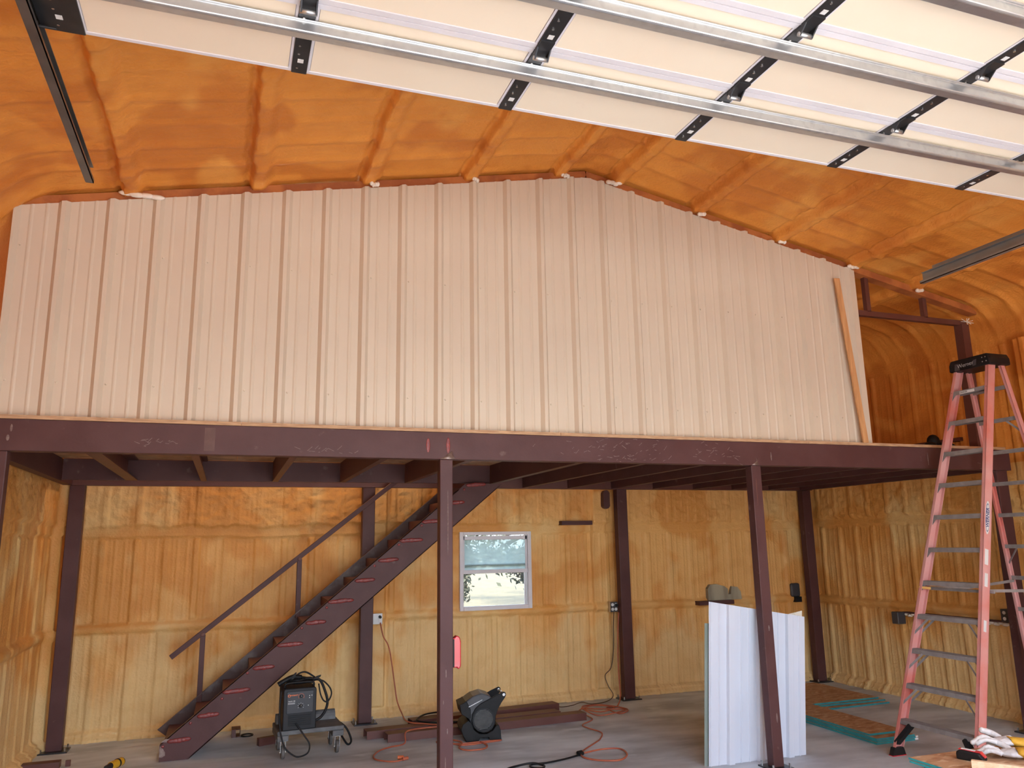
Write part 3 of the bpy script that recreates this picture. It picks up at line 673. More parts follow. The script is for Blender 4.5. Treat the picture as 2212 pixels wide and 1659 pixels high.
# ------------------------------------------------------------------ overhead sectional door, open
ZG = 4.085
gd = thing('garage_door', 'open overhead garage door of cream panels with dark stiles and silver struts', 'garage door', (3.83, -4.3, ZG))
GX0, GX1, YE, HS = 0.66, 7.00, -2.50, 0.52
ST = (0.745, 1.722, 2.748, 3.785, 4.830, 5.845, 6.915)
slot_m = M_WHITE
stile_mesh = {}
for i in range(7):
    ya, yb = YE - (i + 1) * HS, YE - i * HS
    q = MB().box((GX0, ya + 0.002, ZG + 0.004), (GX1, yb - 0.002, ZG + 0.045))
    sec = q.build('section', M_TRIM, gd)
    rails = MB()
    for (y0, y1) in ((ya + 0.003, ya + 0.034), (yb - 0.034 if i else yb - 0.022, yb - 0.003)):
        rails.box((GX0 + 0.16, y0, ZG - 0.006), (GX1 - 0.16, y1, ZG + 0.004))
    rails.build('section_rail', M_TRIM, sec)
    for k in range(6):
        w0 = 0.165 if k == 0 else 0.036; w1 = 0.165 if k == 5 else 0.036
        x0 = (GX0 + w0) if k == 0 else ST[k] + w0; x1 = (GX1 - w1) if k == 5 else ST[k + 1] - w1
        MB().box((x0 + 0.014, ya + 0.036, ZG - 0.002), (x1 - 0.014, yb - 0.036 if i else yb - 0.024, ZG + 0.004)).build('panel', M_DOOR, sec)
        for xx in (x0, x1 - 0.011):
            MB().box((xx, ya + 0.034, ZG - 0.005), (xx + 0.011, yb - 0.02, ZG + 0.004)).build('panel_trim', M_TRIM, sec)
    for k, x in enumerate(ST):
        w = 0.035 if 0 < k < 6 else 0.085
        q = MB().box((x - w, ya + 0.004, ZG - 0.012), (x + w, yb - 0.001, ZG + 0.004))
        so_ = q.build('stile', M_STILE, sec, bevel=0.002)
        sl = MB().box((x - 0.013, yb - 0.118, ZG - 0.0136), (x + 0.013, yb - 0.090, ZG - 0.0118))
        o_ = sl.build('slot', M_WHITE, sec)
        bl = MB()
        for yy in (yb - 0.05, yb - 0.16, yb - 0.22, ya + 0.10, ya + 0.05, ya + 0.15):
            bl.cyl((x + 0.012 * (1 if int(yy * 100) % 2 else -1), yy, ZG - 0.012), (x + 0.012 * (1 if int(yy * 100) % 2 else -1), yy, ZG - 0.0165), 0.006, n=6)
        bl.build('bolts', M_CHROME, sec)
        if i < 6:                                                                   # hinge over the joint below this section
            hm = MB().box((x - 0.033, ya - 0.075, ZG - 0.018), (x + 0.033, ya + 0.010, ZG - 0.012))
            hm.prism([(ya - 0.03, ZG - 0.018), (ya + 0.028, ZG - 0.014), (ya + 0.030, ZG - 0.045), (ya + 0.012, ZG - 0.052)], x - 0.034, x - 0.028, 'x')
            hm.prism([(ya - 0.03, ZG - 0.018), (ya + 0.028, ZG - 0.014), (ya + 0.030, ZG - 0.045), (ya + 0.012, ZG - 0.052)], x + 0.028, x + 0.034, 'x')
            hg = hm.build('hinge', M_STILE, gd)
            MB().cyl((x - 0.036, ya + 0.018, ZG - 0.042), (x + 0.036, ya + 0.018, ZG - 0.042), 0.011, n=10).build('hinge_pin', M_GALV, hg, smooth=True)
    # galvanised strut (hat section)
    y0 = ya + 0.115
    pr_ = [(y0 - 0.020, ZG - 0.010), (y0, ZG - 0.010), (y0, ZG - 0.058), (y0 + 0.055, ZG - 0.058), (y0 + 0.055, ZG - 0.010), (y0 + 0.078, ZG - 0.010), (y0 + 0.078, ZG - 0.014), (y0 + 0.059, ZG - 0.014), (y0 + 0.059, ZG - 0.062), (y0 - 0.004, ZG - 0.062), (y0 - 0.004, ZG - 0.014), (y0 - 0.020, ZG - 0.014)]
    pr_ = [(y0 - 0.012, ZG - 0.012), (y0 - 0.012, ZG - 0.020), (y0, ZG - 0.020), (y0, ZG - 0.064), (y0 + 0.012, ZG - 0.068), (y0 + 0.075, ZG - 0.052), (y0 + 0.092, ZG - 0.020), (y0 + 0.092, ZG - 0.012)]
    MB().prism(pr_, GX0 + 0.01, GX1 - 0.01, 'x').build('strut', M_GALV, gd, bevel=0.003)

# door tracks
def track(x, side, label, m):
    t = thing('door_track', label, 'door track', (x, -3.8, ZG - 0.08), group='overhead door tracks')
    e0, e1 = -6.45, -1.10
    q = MB()
    q.box((x - 0.003, e0, ZG - 0.075), (x + 0.003, e1, ZG + 0.015))                  # web
    q.box((x, e0, ZG - 0.078), (x - side * 0.042, e1, ZG - 0.072)).box((x - side * 0.042, e0, ZG - 0.078), (x - side * 0.038, e1, ZG - 0.055))
    q.box((x, e0, ZG + 0.010), (x - side * 0.036, e1 - 0.02, ZG + 0.015))
    q.build('rail', m, t)
    a = MB().box((x + side * 0.004, e0, ZG - 0.02), (x + side * 0.010, e1 - 0.10, ZG + 0.055)).box((x + side * 0.01, e0, ZG + 0.048), (x + side * 0.045, e1 - 0.10, ZG + 0.055))
    a.build('angle', M_TRACK_L if side > 0 else m, t)
    for yy in (-5.0, -6.2):
        MB().box((x + side * 0.011, yy - 0.02, ZG + 0.0), (x + side * 0.016, yy + 0.02, float(zroof(x)) + 0.03)).build('hanger_strap', M_GALV, t)
    for k in range(7):
        yy = YE - 0.05 - k * HS
        MB().cyl((x - side * 0.012, yy, ZG - 0.035), (x - side * 0.030, yy, ZG - 0.035), 0.022, n=12).cyl((x - side * 0.03, yy, ZG - 0.035), (x - side * 0.10, yy, ZG - 0.035), 0.006, n=8).build('roller', M_WHITE if k else M_STILE, t)
track(0.628, -1, 'dark steel door track hanging below the ceiling at the upper left', M_TRACK)
track(7.038, 1, 'grey steel door track ending near the right wall above the ladder', M_TRACK_L)

# ------------------------------------------------------------------ step ladder
ld = thing('step_ladder', 'tall red fibreglass step ladder with grey steps and black cap', 'ladder', (7.131, -0.509, 0), math.radians(-90.1))
HC, DC, W0, W1, SP, WR = 3.512, 1.05, 0.852, 0.373, 1.848, 0.80
def rail(p0, p1, out, depth, fl, th=0.005):
    """channel rail, web facing 'out' (+1/-1 in x)"""
    p0 = Vector(p0); p1 = Vector(p1); d = p1 - p0; L = d.length; d.normalize()
    sx = Vector((1, 0, 0)); sx = (sx - d * sx.dot(d)).normalized(); dy = d.cross(sx)
    if dy.y < 0: dy = -dy
    Mx = Matrix((sx, dy, d)).transposed().to_4x4(); Mx.translation = p0
    q = MB().box((0, 0, 0), (-out * th, depth, L), Mx).box((0, 0, 0), (-out * fl, th, L), Mx).box((0, depth - th, 0), (-out * fl, depth, L), Mx)
    return q, Mx
fw = lambda z: W0 + (W1 - W0) * z / HC
fd = lambda z: DC * z / HC
rails = {}
for sg in (-1, 1):
    q, Mx = rail((sg * W0 / 2, 0, 0.02), (sg * W1 / 2, DC, HC), sg, 0.088, 0.032)
    rails[sg] = (q.build('front_rail', M_FIBRE, ld, world=False), Mx)
    q, _ = rail((sg * WR / 2, SP - 0.05, 0.02), (sg * W1 / 2 * 1.0, DC + 0.13, HC), sg, 0.052, 0.026)
    q.build('rear_rail', M_FIBRE, ld, world=False)
    # boots
    x = sg * W0 / 2
    bt = MB().prism([(-0.028, 0.004), (0.118, 0.004), (0.104, 0.055), (0.098, 0.068), (0.0, 0.068), (-0.006, 0.055)], x - sg * 0.042, x + sg * 0.006, 'x').build('foot_boot', M_BLACK, ld, world=False)
    MB().box((min(x - sg * 0.045, x + sg * 0.008), -0.03, 0.0), (max(x - sg * 0.045, x + sg * 0.008), 0.12, 0.006)).build('foot_pad', M_RED, bt, world=False)
    MB().box((sg * WR / 2 - 0.03, SP - 0.06, 0.0), (sg * WR / 2 + 0.008, SP + 0.01, 0.10)).build('foot_boot', M_BLACK, ld, world=False)
    # black kick braces under the first step
    MB().bar((sg * (W0 / 2 - 0.02), 0.05, 0.10), (sg * (W0 / 2 - 0.15), 0.10, 0.265), 0.035, 0.05, (0, 1, 0)).build('kick_brace', M_BLACK, ld, world=False)
for k in range(1, 12):
    z = 0.296 * k; w = fw(z) / 2 - 0.007; d0 = fd(z) + 0.004
    q = MB().box((-w, d0, z - 0.004), (w, d0 + 0.088, z + 0.002)).box((-w, d0, z - 0.036), (w, d0 + 0.004, z - 0.004)).box((-w, d0 + 0.084, z - 0.036), (w, d0 + 0.088, z - 0.004))
    for r_ in range(5): q.box((-w, d0 + 0.010 + 0.016 * r_, z + 0.002), (w, d0 + 0.014 + 0.016 * r_, z + 0.0045))
    sp_ = q.build('step', M_ALU, ld, world=False)
    for sg in (-1, 1):
        if k <= 4 and k > 1:
            for dd in (0.002, 0.084):
                MB().bar((sg * (w - 0.13), d0 + dd, z - 0.03), (sg * (fw(z - 0.16) / 2 - 0.012), d0 + dd - 0.045, z - 0.165), 0.004, 0.018, (0, 0, 1)).build('step_brace', M_ALU, ld, world=False)
        elif k > 4:
            MB().prism([(sg * w, z - 0.034), (sg * (w - 0.045), z - 0.034), (sg * (w + 0.004), z - 0.085)], d0 + 0.001, d0 + 0.004, 'y').build('gusset', M_ALU, sp_, world=False)
    bl = MB()
    for sg in (-1, 1):
        for zz in (z - 0.012, z - 0.026):
            bl.cyl((sg * (fw(z) / 2 - 0.016), d0 - 0.008, zz), (sg * (fw(z) / 2 - 0.016), d0 + 0.0, zz), 0.005, n=6)
    bl.build('rivets', M_STILE, sp_, world=False)
    # rear bars
    rw = WR + (W1 - WR) * z / HC; rd = (SP - 0.05) + (DC + 0.13 - SP + 0.05) * z / HC
    if k < 11 or True:
        MB().box((-rw / 2 + 0.005, rd + 0.008, z - 0.018), (rw / 2 - 0.005, rd + 0.030, z + 0.018)).build('rear_bar', M_ALU, ld, world=False)
    if k in (2, 6, 10):
        for sg in (-1, 1):
            MB().bar((sg * (rw / 2 - 0.14), rd + 0.02, z - 0.01), (sg * (rw / 2 + 0.005), rd + 0.07, z - 0.16), 0.004, 0.018, (0, 0, 1)).build('rear_brace', M_ALU, ld, world=False)
for sg in (-1, 1):                                                                  # folding spreaders
    z = 1.40; x = sg * (fw(z) / 2 - 0.04); xr = sg * ((WR + (W1 - WR) * z / HC) / 2 - 0.03)
    rd = (SP - 0.05) + (DC + 0.13 - SP + 0.05) * z / HC
    MB().bar((x, fd(z) + 0.06, z + 0.02), ((x + xr) / 2, (fd(z) + rd) / 2, z + 0.005), 0.005, 0.025).bar(((x + xr) / 2, (fd(z) + rd) / 2, z + 0.005), (xr, rd + 0.02, z + 0.05), 0.005, 0.025).build('spreader', M_ALU, ld, world=False)
MB().bar((-(fw(1.42) / 2 - 0.006), fd(1.42) - 0.003, 1.425), (-(fw(1.42) / 2 - 0.085), fd(1.42) + 0.05, 1.418), 0.004, 0.022).build('spreader_bracket', mat('brass_plate', (0.72, 0.48, 0.16), (0.62, 0.40, 0.14), 10, 0.35, 0.7), ld, world=False)
MB().box((-0.36, fd(1.4) + 0.10, 1.40), (0.36, fd(1.4) + 0.115, 1.425)).build('spreader_cross_bar', M_ALU, ld, world=False)
cp = MB().prism([(-0.225, HC - 0.055), (0.225, HC - 0.055), (0.222, HC + 0.01), (0.20, HC + 0.055), (-0.20, HC + 0.055), (-0.222, HC + 0.01)], DC - 0.035, DC + 0.235, 'y').build('top_cap', M_BLACK, ld, bevel=0.012, world=False, seg=2)
MB().prism([(-0.16, HC - 0.05), (-0.10, HC - 0.05), (-0.11, HC + 0.015), (-0.15, HC + 0.015)], DC - 0.0365, DC - 0.034, 'y').prism([(0.04, HC - 0.04), (0.08, HC - 0.035), (0.09, HC + 0.02), (0.05, HC + 0.015)], DC - 0.0365, DC - 0.034, 'y').build('cap_decal', M_DGREY, cp, world=False)
text_mesh('cap_lettering', 'Werner', 0.055, M_WINK, cp, Matrix.Translation((-0.035, DC - 0.037, HC - 0.01)) @ Matrix.Rotation(math.pi / 2, 4, 'X') @ Matrix.Rotation(0.05, 4, 'Z'), bold=-0.001)
bl = MB()
for (uu, zz) in ((0.15, HC - 0.02), (0.19, HC - 0.02), (0.15, HC + 0.02), (0.185, HC + 0.02)): bl.cyl((uu, DC - 0.034, zz), (uu, DC - 0.038, zz), 0.006, n=6)
bl.build('rivets', M_ALU, cp, world=False)
# stickers on the rail nearest the door
rail_o, Mx = rails[1]
def sticker(z0, z1, x0, x1, m, name='sticker', oval=False, lift=0.0008):
    if oval:
        c = ((x0 + x1) / 2, (z0 + z1) / 2); pts_ = [(c[0] + (x1 - x0) / 2 * math.cos(t), c[1] + (z1 - z0) / 2 * math.copysign(abs(math.sin(t)) ** 0.75, math.sin(t))) for t in np.linspace(0, 2 * math.pi, 24, endpoint=False)]
    else: pts_ = [(x0, z0), (x1, z0), (x1, z1), (x0, z1)]
    return MB().prism(pts_, 0.0002, lift, 'x', Mx).build(name, m, rail_o, world=False)
hz = lambda z: z * math.sqrt(HC ** 2 + DC ** 2 + 0.06) / HC
zc = hz(2.03)
sticker(zc - 0.15, zc + 0.15, 0.014, 0.066, M_WHITE, 'label_plate', True); sticker(zc - 0.128, zc + 0.128, 0.018, 0.062, M_INK, 'label_border', True, 0.0012); sticker(zc - 0.120, zc + 0.120, 0.022, 0.058, M_WHITE, 'label_plate', True, 0.0016)
LM = Mx @ Matrix.Translation((0.0018, 0.040, zc)) @ Matrix(((0, 0, 1, 0), (0, -1, 0, 0), (1, 0, 0, 0), (0, 0, 0, 1)))
text_mesh('label_lettering', 'WERNER', 0.044, M_INK, rail_o, LM, bold=0.0010)
sticker(hz(1.63), hz(1.76), 0.02, 0.06, M_WHITE); sticker(hz(1.45), hz(1.56), 0.025, 0.06, M_WHITE); sticker(hz(1.09), hz(1.18), 0.028, 0.058, M_WHITE)
MB().box((-0.105, fd(3.256) + 0.001, 3.256 - 0.033), (0.055, fd(3.256) + 0.0045, 3.256 - 0.008)).build('step_label', M_WHITE, ld, world=False)
text_mesh('step_lettering', 'DANGER', 0.02, M_BLACK, ld, Matrix.Translation((-0.06, fd(3.256) + 0.0006, 3.256 - 0.0205)) @ Matrix.Rotation(math.pi / 2, 4, 'X'))

# ------------------------------------------------------------------ white sheet metal leaning on the right post
def lean_sheet(name, label, mat_, x0, x1, yb0, yb1, lean, h0, h1, ribs, off=0.0):
    n = 260; P = np.zeros((n, 2, 3))
    for i in range(n):
        t = i / (n - 1); x = x0 + (x1 - x0) * t; y = yb0 + (yb1 - yb0) * t
        c = abs(((t * (x1 - x0) + off) / ribs) % 1.0 - 0.5); rr = 0.032 * float(1 - sstep(0.085, 0.125, np.array(c))) + 0.009 * float(1 - sstep(0.012, 0.03, np.array(abs(c - 0.36))))
        h = h0 + (h1 - h0) * t
        P[i, 0] = (x, y - rr, 0.001); P[i, 1] = (x + 0.01, y - lean * h / h0 - rr, h)
    P -= np.array([(x0 + x1) / 2, (yb0 + yb1) / 2, 0])
    o = grid_obj(name, P, mat_, smooth=False); o.location = ((x0 + x1) / 2, (yb0 + yb1) / 2, 0)
    m = o.modifiers.new('s', 'SOLIDIFY'); m.thickness = 0.0015; m.offset = 1
    return tag(o, label, 'metal sheet', 'sheet metal leaning behind the right post')
lean_sheet('metal_sheet', 'front white ribbed metal sheet leaning behind the loft post', M_SHEET, 5.465, 6.46, 0.240, 0.225, 0.104 * 1.362, 1.362, 1.19, 0.3048, -0.06)
lean_sheet('metal_sheet', 'sage grey backed metal sheet peeking out left of the white sheet', M_SHEETB, 5.435, 6.40, 0.262, 0.247, 0.104 * 1.18, 1.18, 1.10, 0.3048, -0.09)
lean_sheet('metal_sheet', 'cream metal sheet whose top corner rises right behind the white sheet', M_CREAM, 5.56, 6.47, 0.284, 0.269, 0.104 * 1.10, 1.10, 1.24, 0.3048, 0.035)

# ------------------------------------------------------------------ boards with teal edges
def board(label, x0, x1, y0, y1, z0, th, rot=0.0, group=None, name='osb_board'):
    cx, cy = (x0 + x1) / 2, (y0 + y1) / 2
    t = thing(name, label, 'board', (cx, cy, z0), rot, group)
    a, b = (x1 - x0) / 2, (y1 - y0) / 2
    MB().box((-a + 0.003, -b + 0.003, 0.0005), (a - 0.003, b - 0.003, th)).build('core', M_OSB, t, world=False)
    e = MB()
    for q0, q1 in (((-a, -b, 0.001), (a, -b + 0.003, th - 0.001)), ((-a, b - 0.003, 0.001), (a, b, th - 0.001)), ((-a, -b + 0.003, 0.001), (-a + 0.003, b - 0.003, th - 0.001)), ((a - 0.003, -b + 0.003, 0.001), (a, b - 0.003, th - 0.001))): e.box(q0, q1)
    e.build('painted_edge', M_TEAL, t, world=False)
TH = 0.018
ga = 'boards stacked on the floor beside the corner post'
for i, (dx, dy, rz, nm) in enumerate(((0.05, -0.11, 0.015, 'lowest'), (0.07, -0.03, -0.03, 'middle'), (0.0, 0.0, 0.01, 'topmost'))):
    board(f'{nm} teal-edged OSB board of the stack nearest the far right corner post', 7.66 + dx, 8.76 + dx, 1.74 + dy, 2.82 + dy, i * (TH + 0.001), TH, rz, ga)
gb = 'narrow boards stacked on the floor left of the ladder'
for i, nm in enumerate(('lowest', 'second from bottom', 'third from bottom', 'topmost')):
    dy = 0.10 if i == 3 else 0.0; dx = 0.01 * (i % 2)
    board(f'{nm} narrow teal-edged OSB board of the stack behind the ladder foot', 7.29 + dx, 7.74 + dx - (0.02 if i == 3 else 0), 0.235 + dy, 1.70, i * (TH + 0.001), TH, -0.02, gb)
for i in range(2):
    MB_ = MB().box((7.722 + 0.012 * i, 0.232, 0.005 + 0.02 * i), (7.765, 0.262, 0.021 + 0.02 * i))
    tag(MB_.build('white_offcut', M_WHITE), ('lower' if i == 0 else 'upper') + ' small white plastic scrap at the corner of the narrow board stack', 'scrap', 'white scraps by the ladder')

# sawhorse table in front of the ladder, gloves, tape and lumber on it
for i, yy in enumerate((-2.56, -3.50)):
    t = thing('sawhorse', 'grey plastic sawhorse under the far edge of the tabletop board' if i == 0 else 'grey plastic sawhorse under the near edge of the tabletop board', 'sawhorse', (5.5, yy, 0), group='sawhorses')
    MB().box((-0.50, -0.04, 0.645), (0.45, 0.04, 0.725)).build('beam', M_CART, t, world=False, bevel=0.008)
    for sx in (-1, 1):
        for sy in (-1, 1):
            MB().bar((sx * 0.36, sy * 0.02, 0.66), (sx * 0.42, sy * 0.22, 0.0), 0.06, 0.03, (0, 1, 0)).build('leg', M_CART, t, world=False)
board('lower OSB board lying on the sawhorses', 4.95, 6.17, -3.72, -2.485, 0.726, 0.0115)
board('upper OSB board on the sawhorses carrying the gloves', 4.95, 6.17, -3.72, -2.48, 0.738, 0.0115, -0.01)
ZT = 0.7505
lb = MB().bar((5.065, -2.765, ZT + 0.022), (5.52, -3.40, ZT + 0.022), 0.03, 0.042)
tag(lb.build('lumber_offcut', M_PALE, bevel=0.002), 'pale lumber offcut lying on the tabletop board next to the tape', 'board')
tp = thing('tape_measure', 'black and red tape measure on the tabletop board by the gloves', 'tape measure', (5.205, -2.645, ZT), math.radians(-66))
MB().prism([(-0.065, 0.0), (0.065, 0.0), (0.065, 0.02), (0.045, 0.042), (-0.045, 0.048), (-0.065, 0.036)], -0.033, 0.033, 'y').build('body', M_BLACK, tp, bevel=0.008, world=False, seg=2)
MB().prism([(-0.055, 0.0465), (0.045, 0.0425), (0.066, 0.021), (0.069, 0.022), (0.047, 0.046), (-0.055, 0.050)], -0.016, 0.016, 'y').build('stripe', M_RED, tp, world=False)
MB().prism([(-0.045, 0.0495), (0.02, 0.0470), (0.02, 0.0485), (-0.045, 0.051)], -0.010, 0.010, 'y').build('label_plate', M_WHITE, tp, world=False)
def glove(label, loc, rz, flip, lift):
    g = thing('work_glove', label, 'glove', loc, rz, 'leather work gloves')
    h = MB(); s_ = flip
    h.ellipsoid((0.035, 0, 0.028 + lift), (0.070, 0.053, 0.021)); h.ellipsoid((0.06, 0.02 * s_, 0.036 + lift), (0.035, 0.022, 0.018))
    for i, (y, L, a, el) in enumerate(((-0.041, 0.092, -0.26, 0.002), (-0.014, 0.108, -0.07, 0.016), (0.014, 0.100, 0.10, 0.006), (0.041, 0.076, 0.30, 0.0))):
        b0 = Vector((-0.02, y * s_, 0.030 + lift)); d = Vector((-math.cos(a), -math.sin(a) * s_, 0))
        h.tube([b0, b0 + d * L * 0.5 + Vector((0, 0, 0.008 + el)), b0 + d * L * 0.8 + Vector((0, 0, 0.002)), b0 + d * L + Vector((0, 0, -0.010))], 0.0125, 8, 3)
        e = b0 + d * L; h.ellipsoid((e.x, e.y, e.z - 0.010), (0.0125, 0.0125, 0.0125), nu=8, nv=6)
    th0 = Vector((0.035, 0.045 * s_, 0.035 + lift))
    h.tube([th0, th0 + Vector((-0.035, 0.030 * s_, 0.018)), th0 + Vector((-0.075, 0.038 * s_, 0.030))], 0.0165, 8, 3); e = th0 + Vector((-0.075, 0.038 * s_, 0.030)); h.ellipsoid(e, (0.0165,) * 3, nu=8, nv=6)
    o = h.build('hand', M_WLEA, g, smooth=True, world=False)
    m = o.modifiers.new('r', 'REMESH'); m.mode = 'VOXEL'; m.voxel_size = 0.004; m.use_smooth_shade = True
    tx = bpy.data.textures.new('leather_creases', 'CLOUDS'); tx.noise_scale = 0.03
    dm = o.modifiers.new('creases', 'DISPLACE'); dm.texture = tx; dm.strength = 0.006; dm.texture_coords = 'LOCAL'
    n = 20; P = np.zeros((n + 1, 7, 3))
    for i in range(n + 1):
        t = 2 * math.pi * i / n
        for j in range(7):
            u = j / 6; w = 0.048 + 0.036 * u; hh = 0.022 + 0.012 * u
            zz = 0.030 + lift * (1 - u) + hh * math.sin(t) * (1 + 0.12 * math.sin(3 * t + 4 * u)); P[i, j] = (0.052 + 0.15 * u, w * math.cos(t), max(0.003, zz + 0.004))
    c = grid_obj('cuff', P, M_YEL, parent=g); m = c.modifiers.new('s', 'SOLIDIFY'); m.thickness = 0.003
glove('white and yellow leather glove lying flat nearest the tape measure', (5.385, -2.690, ZT), math.radians(-40), 1, 0.0)
glove('white and yellow leather glove on top with its thumb pointing up', (5.450, -2.600, ZT), math.radians(-28), 1, 0.030)

# ------------------------------------------------------------------ steel channels lying on the floor
def channel(label, x0, x1, y0, y1, w=0.15, h=0.075, z=0.0, open_side=False):
    L = math.hypot(x1 - x0, y1 - y0); a = math.atan2(y1 - y0, x1 - x0)
    t = thing('steel_channel', label, 'steel channel', (x0, y0, z), a, 'red steel channels on the floor')
    q = MB().prism([(0, 0.0), (0.004, 0.0), (0.004, h - 0.004), (w - 0.004, h - 0.004), (w - 0.004, 0.0), (w, 0.0), (w, h), (0, h)], 0, L, 'x')
    q.build('profile', M_STEEL_RED, t, world=False)
channel('front red steel channel lying on the floor under the fan', 3.09, 5.27, 2.155, 2.27)
channel('middle red steel channel lying left of the fan', 2.92, 5.05, 2.36, 2.46, 0.16)
channel('rear red steel channel lying against the back wall sill', 3.45, 5.20, 2.66, 2.86, 0.16)
q = MB().box((1.66, 3.0, 0), (1.70, 3.17, 0.075)).box((1.70, 3.0, 0), (1.74, 3.17, 0.006)).box((1.70, 3.0, 0.069), (1.74, 3.17, 0.075)).box((1.74, 3.0, 0), (1.745, 3.17, 0.075))
tag(q.build('steel_offcut', M_STEEL_RED), 'short rusty tube offcut on the floor beneath the staircase', 'offcut')
tag(MB().ring((1.81, 3.02, 0.004), (0, 0, 1), 0.05, 0.062, 0.012).build('black_ring', M_BLACK), 'flat black ring on the floor beneath the staircase', 'ring')
tag(MB().bar((1.90, 2.55, 0.035), (2.10, 2.62, 0.035), 0.06, 0.07).build('steel_offcut', M_STEEL_RED), 'rusty steel tube offcut poking out left of the grey cart', 'offcut')
q = MB().box((-0.08, 2.42, 0), (0.22, 2.52, 0.055)).box((0.26, 2.47, 0.0), (0.30, 2.50, 0.05))
tag(q.build('steel_offcut', M_STEEL_RED), 'dark red steel offcut on the floor in the left corner', 'offcut')

# cordless drill standing on its battery
dr = thing('cordless_drill', 'yellow and black cordless drill on the floor left of the stairs', 'drill', (0.75, 1.62, 0), math.radians(60))
MB().box((-0.045, -0.035, 0), (0.07, 0.035, 0.055)).build('battery', M_BLACK, dr, world=False, bevel=0.008)
MB().bar((0.01, 0, 0.05), (-0.005, 0, 0.15), 0.035, 0.045, (1, 0, 0)).build('handle', M_BLACK, dr, world=False, bevel=0.01)
MB().cyl((0.075, 0, 0.175), (-0.055, 0, 0.175), 0.033, 0.031, 16).build('motor_housing', M_TOOLY, dr, world=False, smooth=False)
MB().cyl((0.076, 0, 0.175), (0.088, 0, 0.175), 0.034, 0.028, 16).cyl((0.02, 0, 0.175), (0.035, 0, 0.175), 0.0355, n=16).build('vent_cap', M_BLACK, dr, world=False)
MB().cyl((-0.055, 0, 0.175), (-0.115, 0, 0.175), 0.026, 0.017, 14).build('chuck', M_STILE, dr, world=False)

# ------------------------------------------------------------------ grey cart and welder
ct = thing('utility_cart', 'grey moulded plastic dolly on casters carrying the welder', 'cart', (2.325, 2.14, 0), math.radians(3))
dk = MB().box((-0.30, -0.215, 0.205), (0.30, 0.215, 0.245)).box((-0.30, -0.215, 0.155), (-0.20, 0.215, 0.205)).box((0.195, -0.215, 0.155), (0.30, 0.215, 0.205))
dk.build('deck', M_CART, ct, world=False, bevel=0.008, seg=2)
hump = [(0.155 + 0.055 * math.cos(t), 0.246 + 0.085 * math.sin(t)) for t in np.linspace(0, math.pi, 10)]
MB().prism(hump, -0.28, 0.275, 'x').build('rear_lip', M_CART, ct, world=False, smooth=False)
for sx in (-1, 1):
    for sy in (-1, 1):
        cx, cy = sx * 0.245, sy * 0.17
        k_ = MB().box((cx - 0.028, cy - 0.028, 0.150), (cx + 0.028, cy + 0.028, 0.155)).box((cx - 0.024, cy - 0.02, 0.055), (cx - 0.020, cy + 0.02, 0.15)).box((cx + 0.020, cy - 0.02, 0.055), (cx + 0.024, cy + 0.02, 0.15)).cyl((cx - 0.028, cy, 0.058), (cx + 0.028, cy, 0.058), 0.009, n=8)
        fk = k_.build('caster_fork', M_CHROME, ct, world=False)
        MB().cyl((cx - 0.015, cy, 0.058), (cx + 0.015, cy, 0.058), 0.056, n=20).build('wheel', M_RUBBER, fk, world=False, bevel=0.005)
wd = thing('welder', 'charcoal wire-feed welder with cables coiled on top, on the grey cart', 'welder', (2.215, 2.10, 0.2465), math.radians(3))
MB().prism([(-0.148, 0.0), (0.148, 0.0), (0.148, 0.345), (0.135, 0.362), (-0.135, 0.362), (-0.148, 0.345)], -0.19, 0.13, 'y').build('case', M_CHAR, wd, world=False, bevel=0.006)
MB().box((-0.118, -0.194, 0.145), (0.120, -0.189, 0.335)).build('control_panel', mat('slate_panel', (0.022, 0.023, 0.030), (0.019, 0.020, 0.027), 10, 0.4), wd, world=False, bevel=0.003)
q = MB()
for k in range(6): q.box((-0.10, -0.196, 0.035 + 0.017 * k), (0.105, -0.190, 0.044 + 0.017 * k))
q.build('vent_louvres', M_BLACK, wd, world=False)
TX = Matrix.Rotation(math.pi / 2, 4, 'X')
MB().ring((-0.098, -0.1945, 0.300), (0, -1, 0), 0.007, 0.013, 0.001, 20).build('logo_ring', M_OINK, wd, world=False)
text_mesh('logo_lettering', 'HOBART', 0.017, M_OINK, wd, Matrix.Translation((-0.052, -0.1948, 0.302)) @ TX, bold=0.0004)
text_mesh('model_lettering', 'Handler 140', 0.012, M_WINK, wd, Matrix.Translation((-0.075, -0.1948, 0.252)) @ TX, bold=0.0004)
q = MB()
for k in range(2): q.box((-0.108, -0.1950, 0.236 - 0.009 * k), (-0.045, -0.194, 0.239 - 0.009 * k))
q.build('small_print', M_WINK, wd, world=False)
for (kx, kz, m_, n_t) in ((0.010, 0.288, M_OINK, 12), (0.008, 0.205, M_WINK, 7)):
    kb = MB().cyl((kx, -0.194, kz), (kx, -0.208, kz), 0.015, 0.012, 16).build('knob', M_BLACK, wd, world=False)
    q = MB()
    for i in range(n_t):
        a = math.radians(-30 + 240 * i / (n_t - 1)); c_, s_ = math.cos(a), math.sin(a)
        q.bar((kx + 0.022 * c_, -0.1946, kz + 0.022 * s_), (kx + 0.029 * c_, -0.1946, kz + 0.029 * s_), 0.003, 0.001, (0, -1, 0))
    q.build('dial_marks', m_, wd, world=False); MB().box((kx - 0.001, -0.2095, kz), (kx + 0.001, -0.2078, kz + 0.013)).build('pointer', M_WINK, kb, world=False)
for (kx, kz) in ((0.085, 0.29), (0.105, 0.292), (0.085, 0.272), (0.075, 0.207)):
    MB().cyl((kx, -0.194, kz), (kx, -0.197, kz), 0.004, n=8).build('indicator', M_WHITE, wd, world=False)
